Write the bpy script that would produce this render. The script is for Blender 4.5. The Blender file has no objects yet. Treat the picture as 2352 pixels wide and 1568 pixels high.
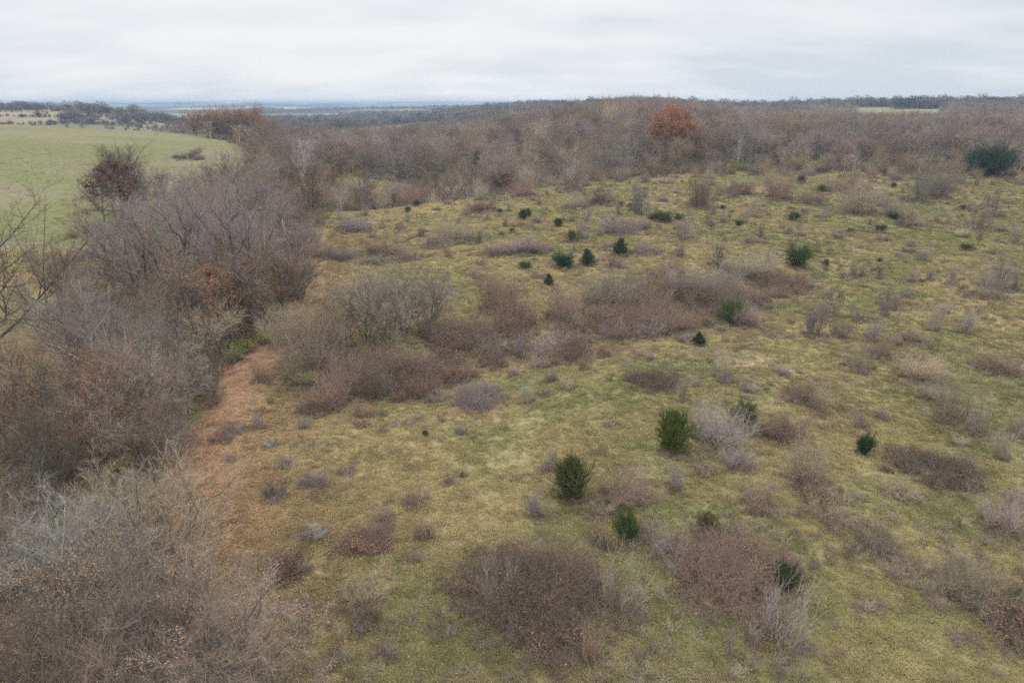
import bpy, math, random
import numpy as np
from mathutils import Vector

rng = np.random.default_rng(7)
random.seed(7)
D2R = math.radians
scene = bpy.context.scene
COL = scene.collection

# ------------------------------------------------------------------ camera
CAMZ = 24.0
PITCH = D2R(19.3)
FP = 1568.0                     # focal length in photo pixels (photo taken as 2352 x 1568)
UC, VC = 1176.0, 784.0
cam = bpy.data.cameras.new('camera'); co = bpy.data.objects.new('camera', cam); COL.objects.link(co)
cam.sensor_width = 36; cam.lens = 24; cam.clip_start = 0.5; cam.clip_end = 20000
co.location = (0, 0, CAMZ); co.rotation_euler = (math.pi / 2 - PITCH, 0, 0)
scene.camera = co

# ------------------------------------------------------------------ noise
_lat = np.random.default_rng(11).random((512, 512))
def vnoise(x, y, s, o=0):
    x = np.asarray(x, float) / s + 37.7 * o; y = np.asarray(y, float) / s + 91.3 * o
    xi = np.floor(x).astype(int); yi = np.floor(y).astype(int)
    fx = x - xi; fy = y - yi
    fx = fx * fx * (3 - 2 * fx); fy = fy * fy * (3 - 2 * fy)
    g = lambda a, b: _lat[a % 512, b % 512]
    return (g(xi, yi) * (1 - fx) + g(xi + 1, yi) * fx) * (1 - fy) + (g(xi, yi + 1) * (1 - fx) + g(xi + 1, yi + 1) * fx) * fy - .5
def fbm(x, y, s, o=0, n=3):
    r = 0; a = 1.0
    for k in range(n):
        r = r + a * vnoise(x, y, s / 2 ** k, o + k * 3); a *= .5
    return r
def sm(x, a, b):
    t = np.clip((np.asarray(x, float) - a) / (b - a), 0, 1)
    return t * t * (3 - 2 * t)

def flat_px(u, v, z=0.0):        # photo pixel -> point on the level z
    dx, dy, dz = (u - UC) / FP, -(v - VC) / FP, -1.0
    c, s = math.cos(PITCH), math.sin(PITCH)
    wy = dy * s + c; wz = dy * c - s
    t = (z - CAMZ) / wz
    return dx * t, wy * t
def proj(x, y, z):
    c, s = math.cos(PITCH), math.sin(PITCH)
    zz = np.asarray(z) - CAMZ
    dep = np.asarray(y) * c - zz * s
    up = np.asarray(y) * s + zz * c
    dep = np.where(np.abs(dep) < 1e-3, 1e-3, dep)
    return UC + FP * np.asarray(x) / dep, VC - FP * up / dep, dep
def seg_dist(x, y, pts):
    d = np.full(np.shape(x), 1e9)
    for (ax, ay), (bx, by) in zip(pts[:-1], pts[1:]):
        vx, vy = bx - ax, by - ay
        t = np.clip(((x - ax) * vx + (y - ay) * vy) / (vx * vx + vy * vy), 0, 1)
        d = np.minimum(d, np.hypot(x - ax - t * vx, y - ay - t * vy))
    return d
def inpoly(x, y, poly):
    r = np.zeros(np.shape(x), bool); n = len(poly)
    for i in range(n):
        (ax, ay), (bx, by) = poly[i], poly[(i + 1) % n]
        if ay == by: continue
        r ^= ((ay > y) != (by > y)) & (x < (bx - ax) * (y - ay) / (by - ay) + ax)
    return r

# ------------------------------------------------------------------ terrain
SWALE = [flat_px(u, v) for u, v in ((700, 905), (1000, 850), (1280, 790), (1550, 740), (1720, 690), (1860, 625))]
EDGE_Y = [-60, 0, 25, 35, 50, 66, 90, 120, 146, 170, 200, 240]
EDGE_X = [-16, -15, -15.5, -19, -25, -26.5, -30, -36, -45, -55, -62, -60]
def H(x, y):
    x = np.asarray(x, float); y = np.asarray(y, float)
    a = x / np.maximum(y, 60)
    z = 4.2 * sm(y, 80, 210) * sm(x, -35, 60)
    z = z - 1.3 * np.exp(-(seg_dist(x, y, SWALE) / 7) ** 2)
    xe = np.interp(y, EDGE_Y, EDGE_X)
    z = z - 4.0 * sm(xe - x, -3, 22) * (1 - sm(y, 200, 300))
    yc = np.interp(x, [-60, -44, 8, 55, 140], [140, 146, 183, 206, 190])
    z = z - 7.5 * sm(y - yc, 4, 45) * (1 - sm(x, -5, 60)) * sm(x, -60, -30) * (1 - sm(y, 230, 300))
    z = z + 2.5 * sm(y, 215, 450) * sm(a, -.16, .10) + 6.5 * sm(y, 560, 880) * sm(a, .02, .25)
    z = z + 6.5 * np.exp(-((a - .16) / .11) ** 2) * sm(y, 290, 500)
    z = z + 5 * np.exp(-(((a - .70) / .10) ** 2)) * sm(y, 450, 700)
    z = z - 20 * sm(y, 1050, 1500) * sm(a, -.10, .30)
    z = z - 9 * sm(y, 260, 560) * (1 - sm(a, -.30, .04))
    hc = np.interp(a, [-.8, -.70, -.37, -.30], [13.5, 13.0, 6.5, 5.0])
    lf = sm(-a, .27, .37)
    z = z + lf * (hc * sm(y, 125, 400) + 3 * sm(y, 180, 300) - (hc + 1) * sm(y, 430, 600))
    z = z + sm(-a, .38, .62) * 20 * (sm(y, 540, 860) - .9 * sm(y, 1150, 1600))
    z = z + 4.5 * sm(y, 600, 850) * np.exp(-((a - .50) / .14) ** 2)
    # wooded hill beyond the valley, right of centre, and the far blue ridges
    z = z + 15 * np.exp(-((a - .02) / .12) ** 2) * np.exp(-((y - 1450) / 330) ** 2)
    z = z - 3 * sm(y, 900, 1500)
    z = z + 14 * sm(y, 2300, 3600) + 22 * sm(y, 4200, 6200) - 60 * sm(y, 6700, 9000)
    far = sm(y, 1100, 3000)
    z = z + far * (9 * fbm(x, y, 900, 2) + 10 * fbm(x, y, 2600, 5))
    z = np.where(y > 1800, np.minimum(z, 21 + .3 * (z - 21)), z)
    mid = sm(np.hypot(x, y), 30, 200)
    z = z + mid * 1.3 * fbm(x, y, 60, 1) + .55 * fbm(x, y, 14, 4) + .12 * vnoise(x, y, 2.6, 8)
    return z
def at(u, v):
    dx, dy = (u - UC) / FP, -(v - VC) / FP
    c, s = math.cos(PITCH), math.sin(PITCH)
    wy, wz = dy * s + c, dy * c - s
    t = np.geomspace(12, 9000, 1500)
    below = (CAMZ + wz * t) < H(dx * t, wy * t)
    i = int(np.argmax(below)) if below.any() else len(t) - 1
    lo, hi = t[max(i - 1, 0)], t[i]
    for _ in range(18):
        m = (lo + hi) / 2
        if CAMZ + wz * m < float(H(dx * m, wy * m)): hi = m
        else: lo = m
    return dx * hi, wy * hi, float(H(dx * hi, wy * hi)), hi

# ------------------------------------------------------------------ ground colour (albedo)
PATH = [flat_px(u, v, -1) for u, v in ((470, 1420), (455, 1280), (430, 1150), (440, 1060), (490, 950), (550, 860), (620, 790), (690, 700), (700, 610), (715, 545))]
PATHW = 4.2
WOODEDGE = [at(u, v)[:2] for u, v in ((690, 1900), (540, 1568), (420, 1330), (370, 1180), (395, 1060), (450, 930), (510, 840), (590, 780), (650, 740), (690, 690), (690, 600), (680, 545), (720, 515), (850, 478), (900, 462))]
HOLLOW = [(-70, 152), (-40, 164), (-20, 184), (10, 197), (40, 208), (75, 216), (120, 206), (170, 200), (230, 215)]
WOODPOLY = [tuple(p) for p in WOODEDGE[:-2]] + [tuple(p) for p in HOLLOW[1:]] + [(700, 620), (640, 800), (330, 790), (220, 760), (150, 820), (40, 700), (-60, 640), (-330, 660), (-215, 515), (-180, 445), (-140, 330), (-95, 265), (-82, 215), (-92, 180), (-86, 150), (-96, 140)] + [at(u, v)[:2] for u, v in ((345, 500), (330, 560), (290, 640), (225, 770), (70, 900), (-200, 1000))] + [(-75, 20), (-75, -10), (-14, -10)]
HEDGE = [at(u, v)[:2] for u, v in ((405, 306), (440, 309), (500, 317), (570, 330), (575, 345), (540, 395))]
CLEAR = [(-52, 214), (-38, 232), (-22, 240), (-8, 243), (-10, 256), (-30, 258), (-50, 246), (-62, 226)]
def wood_mask(x, y):
    j = 4 * vnoise(x, y, 9, 3)
    m = inpoly(x + j, y + j, WOODPOLY)
    m &= ~inpoly(x, y, CLEAR)
    # the far meadow on the right skyline
    a = x / np.maximum(y, 60)
    w = .05 * vnoise(x, y, 40, 15)
    m &= ~((y > 600 + 900 * w) & (a + w > .46) & (a - w < .60))
    # the left of the draw near the camera is open
    return m
def far_wood(x, y):              # woods beyond the near one, by noise
    a = x / np.maximum(y, 60)
    n = fbm(x, y * .45, 260, 12)
    m = (y > 820) & (a > -.1) & (n > -.25)
    m |= (a < -.37) & (y > 560) & (y < 1400) & (fbm(x, y * .5, 100, 21) > .10 + .35 * (y < 830)) & ~((np.abs(y - 560 - (-a - .37) * 200) < 26))
    m |= (a >= -.37) & (a <= -.1) & (y > 640) & (n > -.12 + .14 * (y > 1000) + .1 * (a < -.25))
    m |= (a > -.16) & (a < .22) & (y > 1150) & (y < 1750)
    return m & (y < 3000)
C = lambda *a: np.array(a)
def mixc(c, d, t): return c + (d - c) * np.asarray(t)[..., None]
def groundcol(x, y):
    x = np.asarray(x, float); y = np.asarray(y, float)
    n0 = fbm(x, y, 45, 31); n1 = fbm(x, y, 11, 32); n2 = fbm(x, y, 3.2, 33); n3 = fbm(x, y, .9, 34)
    tan = C(.325, .252, .130); olive = C(.260, .218, .106); green = C(.190, .190, .082); straw = C(.40, .33, .19); brown = C(.205, .150, .095)
    c = np.broadcast_to(olive, x.shape + (3,)).copy()
    c = mixc(c, tan, .85 * sm(n0 + n1 * .8 + n2 * .35 - .0018 * (x - 10), -.35, .45))
    c = mixc(c, green, .75 * sm(-n1 + n2 * .8 + .0025 * x + .25 * vnoise(x, y, 25, 40), .02, .55))
    c = mixc(c, straw, .42 * sm(n2 + .6 * n3 + .3 * n1, .28, .7))
    c = mixc(c, brown, .60 * sm(n1 * .7 - n2 + .4 * n3, .25, .75))
    # fallen leaves along the wood's edge
    d = seg_dist(x, y, PATH)
    d = d + 1.6 * n1 + 1.2 * n2
    strong = np.exp(-np.maximum(d - 1.5, 0) ** 2 / 5) * sm(y, 22, 44) * (1 - .85 * sm(y, 72, 100))
    c = mixc(c, C(.315, .180, .112), np.clip(.85 * strong * (1 + .5 * n2), 0, .9))
    wide = np.exp(-np.maximum(d - 3.2, 0) ** 2 / 34)
    c = mixc(c, C(.250, .165, .090), np.clip(.62 * wide * (1 - strong) * (1 + n2), 0, .8))
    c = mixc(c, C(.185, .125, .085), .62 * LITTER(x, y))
    wm = wood_mask(x, y)
    c = np.where(wm[..., None], mixc(np.broadcast_to(C(.20, .145, .085), c.shape), C(.16, .17, .07), sm(n1, .0, .4) * .5), c)
    cl = inpoly(x, y, CLEAR)
    c = np.where(cl[..., None], mixc(np.broadcast_to(C(.34, .26, .15), c.shape), C(.25, .25, .09), sm(-x, 30, 52)), c)
    # left of the draw: rough tan margin, then the mown field
    xe = np.interp(y, EDGE_Y, EDGE_X)
    a = x / np.maximum(y, 60)
    fld = sm(xe - x, 24, 34) * sm(y, 128, 140) * (a < -.2)
    fld = fld * (1 - sm(y, 600, 620))
    fg = mixc(np.broadcast_to(C(.212, .208, .094), c.shape), C(.255, .222, .132), sm(fbm(x * .35, y, 34, 44) + .7 * vnoise(x * .2, y, 9, 45) + .0016 * (y - 230), -.25, .32))
    fg = mixc(fg, C(.188, .198, .078), .5 * sm(-fbm(x * .3, y, 16, 46), .1, .6))
    c = mixc(c, fg, fld)
    marg = sm(xe - x, 22, 30) * sm(y, 95, 112) * (1 - sm(y, 128, 140)) * (a < -.2)
    c = mixc(c, mixc(np.broadcast_to(C(.34, .245, .13), c.shape), C(.24, .24, .085), sm(n1, -.1, .3)), marg * .9)
    # beyond: mosaic of pale fields, rough pasture and dark woods
    fr = sm(y, 560, 640) * (1 - sm(a, .02, .2) * (y < 1300))
    mos = vnoise(x * .35, y, 130, 50)
    fc = mixc(np.broadcast_to(C(.22, .19, .11), c.shape), C(.33, .26, .17), sm(mos + .5 * n1 * (y < 1000), .0, .35))
    fc = mixc(fc, C(.20, .22, .10), sm(-mos, .1, .3))
    fc = np.where(((mos > .24) & (y > 1000) & (a < .1))[..., None], C(.58, .46, .37), fc)
    c = mixc(c, fc, fr)
    wv = (fbm(x, y * .5, 420, 60) > .0) & (y > 2300)
    c = np.where(wv[..., None], C(.10, .092, .075), c)
    mead = (y > 560) & (a > .40) & (a < .66) & (y < 890)
    c = np.where(mead[..., None], C(.255, .245, .135), c)
    fw = far_wood(x, y)
    c = np.where(fw[..., None], C(.13, .11, .09), c)
    # a scraped patch of pale soil
    px, py, _, _ = SOIL
    ds = np.hypot((x - px) / 3.2, (y - py) / 2.2) + .8 * n3 + .5 * n2
    c = mixc(c, C(.46, .35, .22), .75 * (1 - sm(ds, .4, .9)))
    return c
SOIL = at(1735, 830)
FEET = []
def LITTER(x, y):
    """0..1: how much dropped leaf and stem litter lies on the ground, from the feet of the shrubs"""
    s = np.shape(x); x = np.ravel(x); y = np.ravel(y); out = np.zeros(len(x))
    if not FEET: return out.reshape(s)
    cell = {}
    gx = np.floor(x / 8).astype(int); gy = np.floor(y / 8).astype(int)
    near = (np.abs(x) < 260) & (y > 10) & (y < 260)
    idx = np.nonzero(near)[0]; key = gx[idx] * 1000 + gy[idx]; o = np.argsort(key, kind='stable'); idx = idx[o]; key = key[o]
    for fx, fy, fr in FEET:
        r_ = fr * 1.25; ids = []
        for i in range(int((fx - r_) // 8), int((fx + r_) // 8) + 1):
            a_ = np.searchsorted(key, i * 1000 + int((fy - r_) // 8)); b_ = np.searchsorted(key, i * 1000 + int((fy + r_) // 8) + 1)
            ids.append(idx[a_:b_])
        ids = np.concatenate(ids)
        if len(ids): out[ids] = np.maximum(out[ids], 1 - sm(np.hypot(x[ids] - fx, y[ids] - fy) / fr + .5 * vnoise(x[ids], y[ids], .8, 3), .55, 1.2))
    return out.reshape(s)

# ------------------------------------------------------------------ mesh helpers
class Geo:
    def __init__(s): s.v = []; s.f = []; s.m = []; s.n = 0
    def add(s, v, f, m=0):
        v = np.asarray(v, np.float32).reshape(-1, 3); f = np.asarray(f, np.int64).reshape(-1, 3)
        s.v.append(v); s.f.append(f + s.n); s.m.append(np.full(len(f), m, np.int32)); s.n += len(v)
    def join(s, g):
        for v, f, m in zip(g.v, g.f, g.m):
            pass
        if g.v:
            v = np.concatenate(g.v); f = np.concatenate(g.f); m = np.concatenate(g.m)
            s.v.append(v); s.f.append(f + s.n); s.m.append(m); s.n += len(v)
    def mesh(s, name, mats, smooth=False):
        me = bpy.data.meshes.new(name)
        v = np.concatenate(s.v); f = np.concatenate(s.f).astype(np.int32); m = np.concatenate(s.m)
        me.vertices.add(len(v)); me.vertices.foreach_set('co', v.astype(np.float32).ravel())
        me.loops.add(len(f) * 3); me.loops.foreach_set('vertex_index', f.ravel())
        me.polygons.add(len(f)); me.polygons.foreach_set('loop_start', np.arange(0, len(f) * 3, 3, dtype=np.int32))
        me.polygons.foreach_set('material_index', m)
        for k in mats: me.materials.append(k)
        me.update(calc_edges=True)
        if not smooth: me.shade_flat()
        return me
def unit(v): return v / np.maximum(np.linalg.norm(v, axis=-1, keepdims=True), 1e-9)
def frame(d):
    ref = np.where(np.abs(d[:, 2:3]) > .9, np.array([[1., 0, 0]]), np.array([[0, 0, 1.]]))
    a = unit(np.cross(d, ref)); return a, np.cross(d, a)
class Br:                         # a batch of branches
    def __init__(s, P, D, L, R, R1=None, B=None):
        s.P = np.atleast_2d(P).astype(float); s.D = unit(np.atleast_2d(D).astype(float)); n = len(s.P)
        s.L = np.broadcast_to(L, (n,)).astype(float); s.R = np.broadcast_to(R, (n,)).astype(float)
        s.R1 = s.R * .4 if R1 is None else np.broadcast_to(R1, (n,)).astype(float)
        s.B = np.zeros((n, 3)) if B is None else np.broadcast_to(B, (n, 3)).astype(float)
    def c(s, i, t): return s.P[i] + (s.D[i] * t[:, None] + s.B[i] * (t ** 2)[:, None]) * s.L[i][:, None]
    def tan(s, i, t): return unit(s.D[i] + 2 * s.B[i] * t[:, None])
    def rad(s, i, t): return s.R[i] + (s.R1[i] - s.R[i]) * t
    def kids(s, r, k, t0, t1, ang, asd, ln, lsd=.25, rf=.6, up=.15, bend=.2, rmin=.004, taper=.35):
        n = len(s.P); i = np.repeat(np.arange(n), k)
        t = t0 + (t1 - t0) * ((np.tile(np.arange(k), n) + r.random(n * k)) / k)
        T = s.tan(i, t); A, Bv = frame(T)
        ph = np.tile(np.arange(k) * 2.4, n) + r.random(n * k) * 1.3 + np.repeat(r.random(n) * 6.28, k)
        th = np.radians(ang(t) if callable(ang) else ang) + np.radians(asd) * r.standard_normal(n * k)
        d = T * np.cos(th)[:, None] + (A * np.cos(ph)[:, None] + Bv * np.sin(ph)[:, None]) * np.sin(th)[:, None]
        d[:, 2] += up; d = unit(d)
        L = s.L[i] * (ln(t) if callable(ln) else ln) * np.clip(1 + lsd * r.standard_normal(n * k), .35, 1.8)
        R = np.maximum(s.rad(i, t) * rf, rmin)
        Bd = r.standard_normal((n * k, 3)) * bend * .5; Bd[:, 2] += bend * .5 * np.sign(up)
        return Br(s.c(i, t), d, L, R, np.maximum(R * taper, rmin * .5), Bd)
    def tubes(s, g, S=3, n=5, m=0, wob=0, r=None):
        N = len(s.P); ts = np.linspace(0, 1, S + 1)
        I = np.arange(N); cs = []; tn = []
        for t in ts:
            tt = np.full(N, t); cs.append(s.c(I, tt)); tn.append(s.tan(I, tt))
        A, Bv = frame(s.D); out = []
        for k, t in enumerate(ts):
            c = cs[k]
            if wob and 0 < k < S: c = c + r.standard_normal((N, 3)) * wob * s.L[:, None]
            a = unit(A - tn[k] * (A * tn[k]).sum(1, keepdims=True)); b = np.cross(tn[k], a)
            R = s.rad(I, np.full(N, t))
            ang = np.arange(n) * 2 * math.pi / n
            out.append(c[:, None, :] + R[:, None, None] * (a[:, None, :] * np.cos(ang)[None, :, None] + b[:, None, :] * np.sin(ang)[None, :, None]))
        V = np.stack(out, 1)       # N,S+1,n,3
        base = np.arange(N)[:, None] * ((S + 1) * n)
        f = []
        for k in range(S):
            for j in range(n):
                p, q = k * n + j, k * n + (j + 1) % n
                f += [(p, q, q + n), (p, q + n, p + n)]
        f = np.array(f)
        g.add(V, (base[:, :, None] + f[None]).reshape(-1, 3), m)
    def cones(s, g, m=0):
        N = len(s.P); A, Bv = frame(s.D)
        ang = np.arange(3) * 2 * math.pi / 3
        ring = s.P[:, None, :] + s.R[:, None, None] * (A[:, None, :] * np.cos(ang)[None, :, None] + Bv[:, None, :] * np.sin(ang)[None, :, None])
        tip = s.c(np.arange(N), np.ones(N))[:, None, :]
        V = np.concatenate([ring, tip], 1)
        f = np.array([(0, 1, 3), (1, 2, 3), (2, 0, 3)])
        g.add(V, (np.arange(N)[:, None, None] * 4 + f[None]).reshape(-1, 3), m)
def leaves(g, r, pts, size, m=1, flat=0.0):
    n = len(pts)
    d = unit(r.standard_normal((n, 3)) * np.array([1, 1, 1 - flat])); A, B = frame(d)
    sz = size * (.6 + .8 * r.random(n))[:, None]
    q = np.stack([pts - d * sz, pts + A * sz * .5, pts + d * sz, pts - A * sz * .5], 1)
    g.add(q, (np.arange(n)[:, None, None] * 4 + np.array([(0, 1, 2), (0, 2, 3)])[None]).reshape(-1, 3), m)
def tipsof(b, r, k, lo=.4):
    i = np.repeat(np.arange(len(b.P)), k); t = lo + (1 - lo) * r.random(len(i))
    return b.c(i, t)

# ------------------------------------------------------------------ materials
def newmat(name):
    m = bpy.data.materials.new(name); m.use_nodes = True
    nt = m.node_tree; nt.nodes.clear()
    return m, nt, nt.nodes, nt.links
def shell(nt, colsock, trans=0.0, rough=1.0, normal=None):
    N, L = nt.nodes, nt.links
    o = N.new('ShaderNodeOutputMaterial'); d = N.new('ShaderNodeBsdfDiffuse'); d.inputs['Roughness'].default_value = rough
    L.new(colsock, d.inputs['Color'])
    if normal: L.new(normal, d.inputs['Normal'])
    if trans:
        t = N.new('ShaderNodeBsdfTranslucent'); L.new(colsock, t.inputs['Color'])
        mx = N.new('ShaderNodeMixShader'); mx.inputs[0].default_value = trans
        L.new(d.outputs[0], mx.inputs[1]); L.new(t.outputs[0], mx.inputs[2]); L.new(mx.outputs[0], o.inputs[0])
    else: L.new(d.outputs[0], o.inputs[0])
def plantmat(name, src='obj', col=(.2, .2, .2), var=.35, hue=.02, nscale=2.5, trans=0.0, gain=1.0):
    """src: 'obj' reads the object's own colour, 'tint' the instance's tint attribute, 'col' a fixed colour"""
    m, nt, N, L = newmat(name)
    if src == 'obj':
        s = N.new('ShaderNodeObjectInfo'); c = s.outputs['Color']
    elif src == 'tint':
        s = N.new('ShaderNodeAttribute'); s.attribute_type = 'INSTANCER'; s.attribute_name = 'tint'; c = s.outputs['Color']
    else:
        s = N.new('ShaderNodeRGB'); s.outputs[0].default_value = (*col, 1); c = s.outputs[0]
    if src == 'tint' and col != (.2, .2, .2):
        mm = N.new('ShaderNodeMix'); mm.data_type = 'RGBA'; mm.blend_type = 'MULTIPLY'; mm.inputs[0].default_value = 1
        L.new(c, mm.inputs[6]); mm.inputs[7].default_value = (*col, 1); c = mm.outputs[2]
    g = N.new('ShaderNodeNewGeometry'); no = N.new('ShaderNodeTexNoise'); no.inputs['Scale'].default_value = nscale; no.inputs['Detail'].default_value = 2
    L.new(g.outputs['Position'], no.inputs['Vector'])
    ri = N.new('ShaderNodeMath'); ri.operation = 'ADD'; L.new(g.outputs['Random Per Island'], ri.inputs[0]); L.new(no.outputs[0], ri.inputs[1])
    mr = N.new('ShaderNodeMapRange'); mr.inputs[1].default_value = .2; mr.inputs[2].default_value = 1.3; mr.inputs[3].default_value = gain * (1 - var); mr.inputs[4].default_value = gain * (1 + var)
    L.new(ri.outputs[0], mr.inputs[0])
    oi = N.new('ShaderNodeObjectInfo')
    hm = N.new('ShaderNodeMapRange'); hm.inputs[3].default_value = .5 - hue; hm.inputs[4].default_value = .5 + hue; L.new(oi.outputs['Random'], hm.inputs[0])
    hs = N.new('ShaderNodeHueSaturation'); L.new(c, hs.inputs['Color']); L.new(mr.outputs[0], hs.inputs['Value']); L.new(hm.outputs[0], hs.inputs['Hue'])
    shell(nt, hs.outputs[0], trans)
    return m
M = {}
M['bark'] = plantmat('bark', 'col', (.13, .115, .095), .4, .01, 3)
M['pale_bark'] = plantmat('pale_bark', 'col', (.42, .40, .36), .3, .01, 3)
M['twigs'] = plantmat('twigs', 'obj', var=.30, hue=.008)
M['shaded_old_stems'] = plantmat('shaded_old_stems', 'obj', var=.30, hue=.008, gain=.55)  # older stems, darkened so the shade inside bushes and crowns is in the colour
M['leaf_obj'] = plantmat('dry_leaves', 'obj', var=.45, hue=.02, trans=.25)
for k, c in {'russet': (.285, .145, .085), 'dark_red': (.195, .115, .082), 'orange': (.35, .150, .092), 'buff': (.40, .26, .16), 'yellow_green': (.26, .265, .065), 'olive': (.17, .18, .055), 'bramble': (.215, .130, .085), 'gold': (.40, .25, .08), 'pink_brown': (.345, .195, .135)}.items():
    M[k] = plantmat('leaves_' + k, 'col', c, .45, .02, 1.5, .2)
M['cedar'] = plantmat('cedar_foliage', 'obj', var=.45, hue=.012, nscale=5, trans=.1)
M['far_twigs'] = plantmat('wood_twigs', 'tint', var=.28, hue=.012, nscale=.35)
M['far_bark'] = plantmat('wood_bark', 'tint', (.80, .78, .75), var=.3, hue=.005, nscale=.4)
M['far_bark_pale'] = plantmat('wood_bark_pale', 'tint', (1.7, 1.65, 1.6), var=.3, hue=.005, nscale=.4)
M['tuft'] = plantmat('grass_blades', 'tint', var=.26, hue=.010, nscale=.9, trans=.3)
M['leaf_litter'] = plantmat('leaf_litter', 'col', (.40, .24, .14), .6, .02, 1.2, .15)

def ground_material():
    m, nt, N, L = newmat('meadow_ground')
    at_ = N.new('ShaderNodeAttribute'); at_.attribute_name = 'base'
    g = N.new('ShaderNodeNewGeometry')
    def noise(scale, detail=3, rough=.6, vec=None):
        n = N.new('ShaderNodeTexNoise'); n.inputs['Scale'].default_value = scale; n.inputs['Detail'].default_value = detail; n.inputs['Roughness'].default_value = rough
        L.new(vec or g.outputs['Position'], n.inputs['Vector']); return n
    n1 = noise(2.2, 4, .65); n2 = noise(9, 3, .7); n3 = noise(.5, 3)
    def rng_(src, a, b, lo, hi):
        r = N.new('ShaderNodeMapRange'); r.inputs[1].default_value = a; r.inputs[2].default_value = b; r.inputs[3].default_value = lo; r.inputs[4].default_value = hi
        L.new(src, r.inputs[0]); return r.outputs[0]
    def mul(a, b):
        q = N.new('ShaderNodeMath'); q.operation = 'MULTIPLY'; L.new(a, q.inputs[0]); L.new(b, q.inputs[1]); return q.outputs[0]
    val = mul(mul(rng_(n1.outputs[0], .3, .7, .72, 1.28), rng_(n2.outputs[0], .3, .7, .75, 1.25)), rng_(n3.outputs[0], .3, .7, .88, 1.12))
    hue = rng_(n1.outputs[0], .3, .7, .515, .485)
    hs = N.new('ShaderNodeHueSaturation'); L.new(at_.outputs['Color'], hs.inputs['Color']); L.new(val, hs.inputs['Value']); L.new(hue, hs.inputs['Hue'])
    b = N.new('ShaderNodeBump'); b.inputs['Strength'].default_value = .8; b.inputs['Distance'].default_value = .12
    L.new(n1.outputs[0], b.inputs['Height'])
    shell(nt, hs.outputs[0], 0, 1, b.outputs[0])
    return m

# ------------------------------------------------------------------ tagging
def tag(o, label=None, cat=None, group=None, kind=None):
    if label: o['label'] = label
    if cat: o['category'] = cat
    if group: o['group'] = group
    if kind: o['kind'] = kind
    return o
def link(name, me, parent=None):
    o = bpy.data.objects.new(name, me); COL.objects.link(o)
    if parent is not None: o.parent = parent
    return o

# ------------------------------------------------------------------ the ground sheet
def build_ground():
    nx, ny = 620, 760
    tx = np.linspace(-6.1, 6.1, nx); X = 26 * np.sinh(tx)
    ty = np.linspace(-1.45, 6.05, ny); Y = 40 + 46 * np.sinh(ty)
    gx, gy = np.meshgrid(X, Y)
    gz = H(gx, gy)
    v = np.stack([gx, gy, gz], -1).reshape(-1, 3)
    i = np.arange(nx * ny).reshape(ny, nx)
    a, b, c, d = i[:-1, :-1], i[:-1, 1:], i[1:, 1:], i[1:, :-1]
    g = Geo(); g.add(v, np.concatenate([np.stack([a, b, c], -1).reshape(-1, 3), np.stack([a, c, d], -1).reshape(-1, 3)]))
    me = g.mesh('ground', [ground_material()], smooth=True)
    me.shade_smooth()
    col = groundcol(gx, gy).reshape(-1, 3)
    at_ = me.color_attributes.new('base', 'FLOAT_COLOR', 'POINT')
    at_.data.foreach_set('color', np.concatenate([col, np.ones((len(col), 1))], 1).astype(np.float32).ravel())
    o = link('ground', me); tag(o, 'rolling olive and tan grassland running to distant hills', 'ground', kind='structure')
    return o

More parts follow.
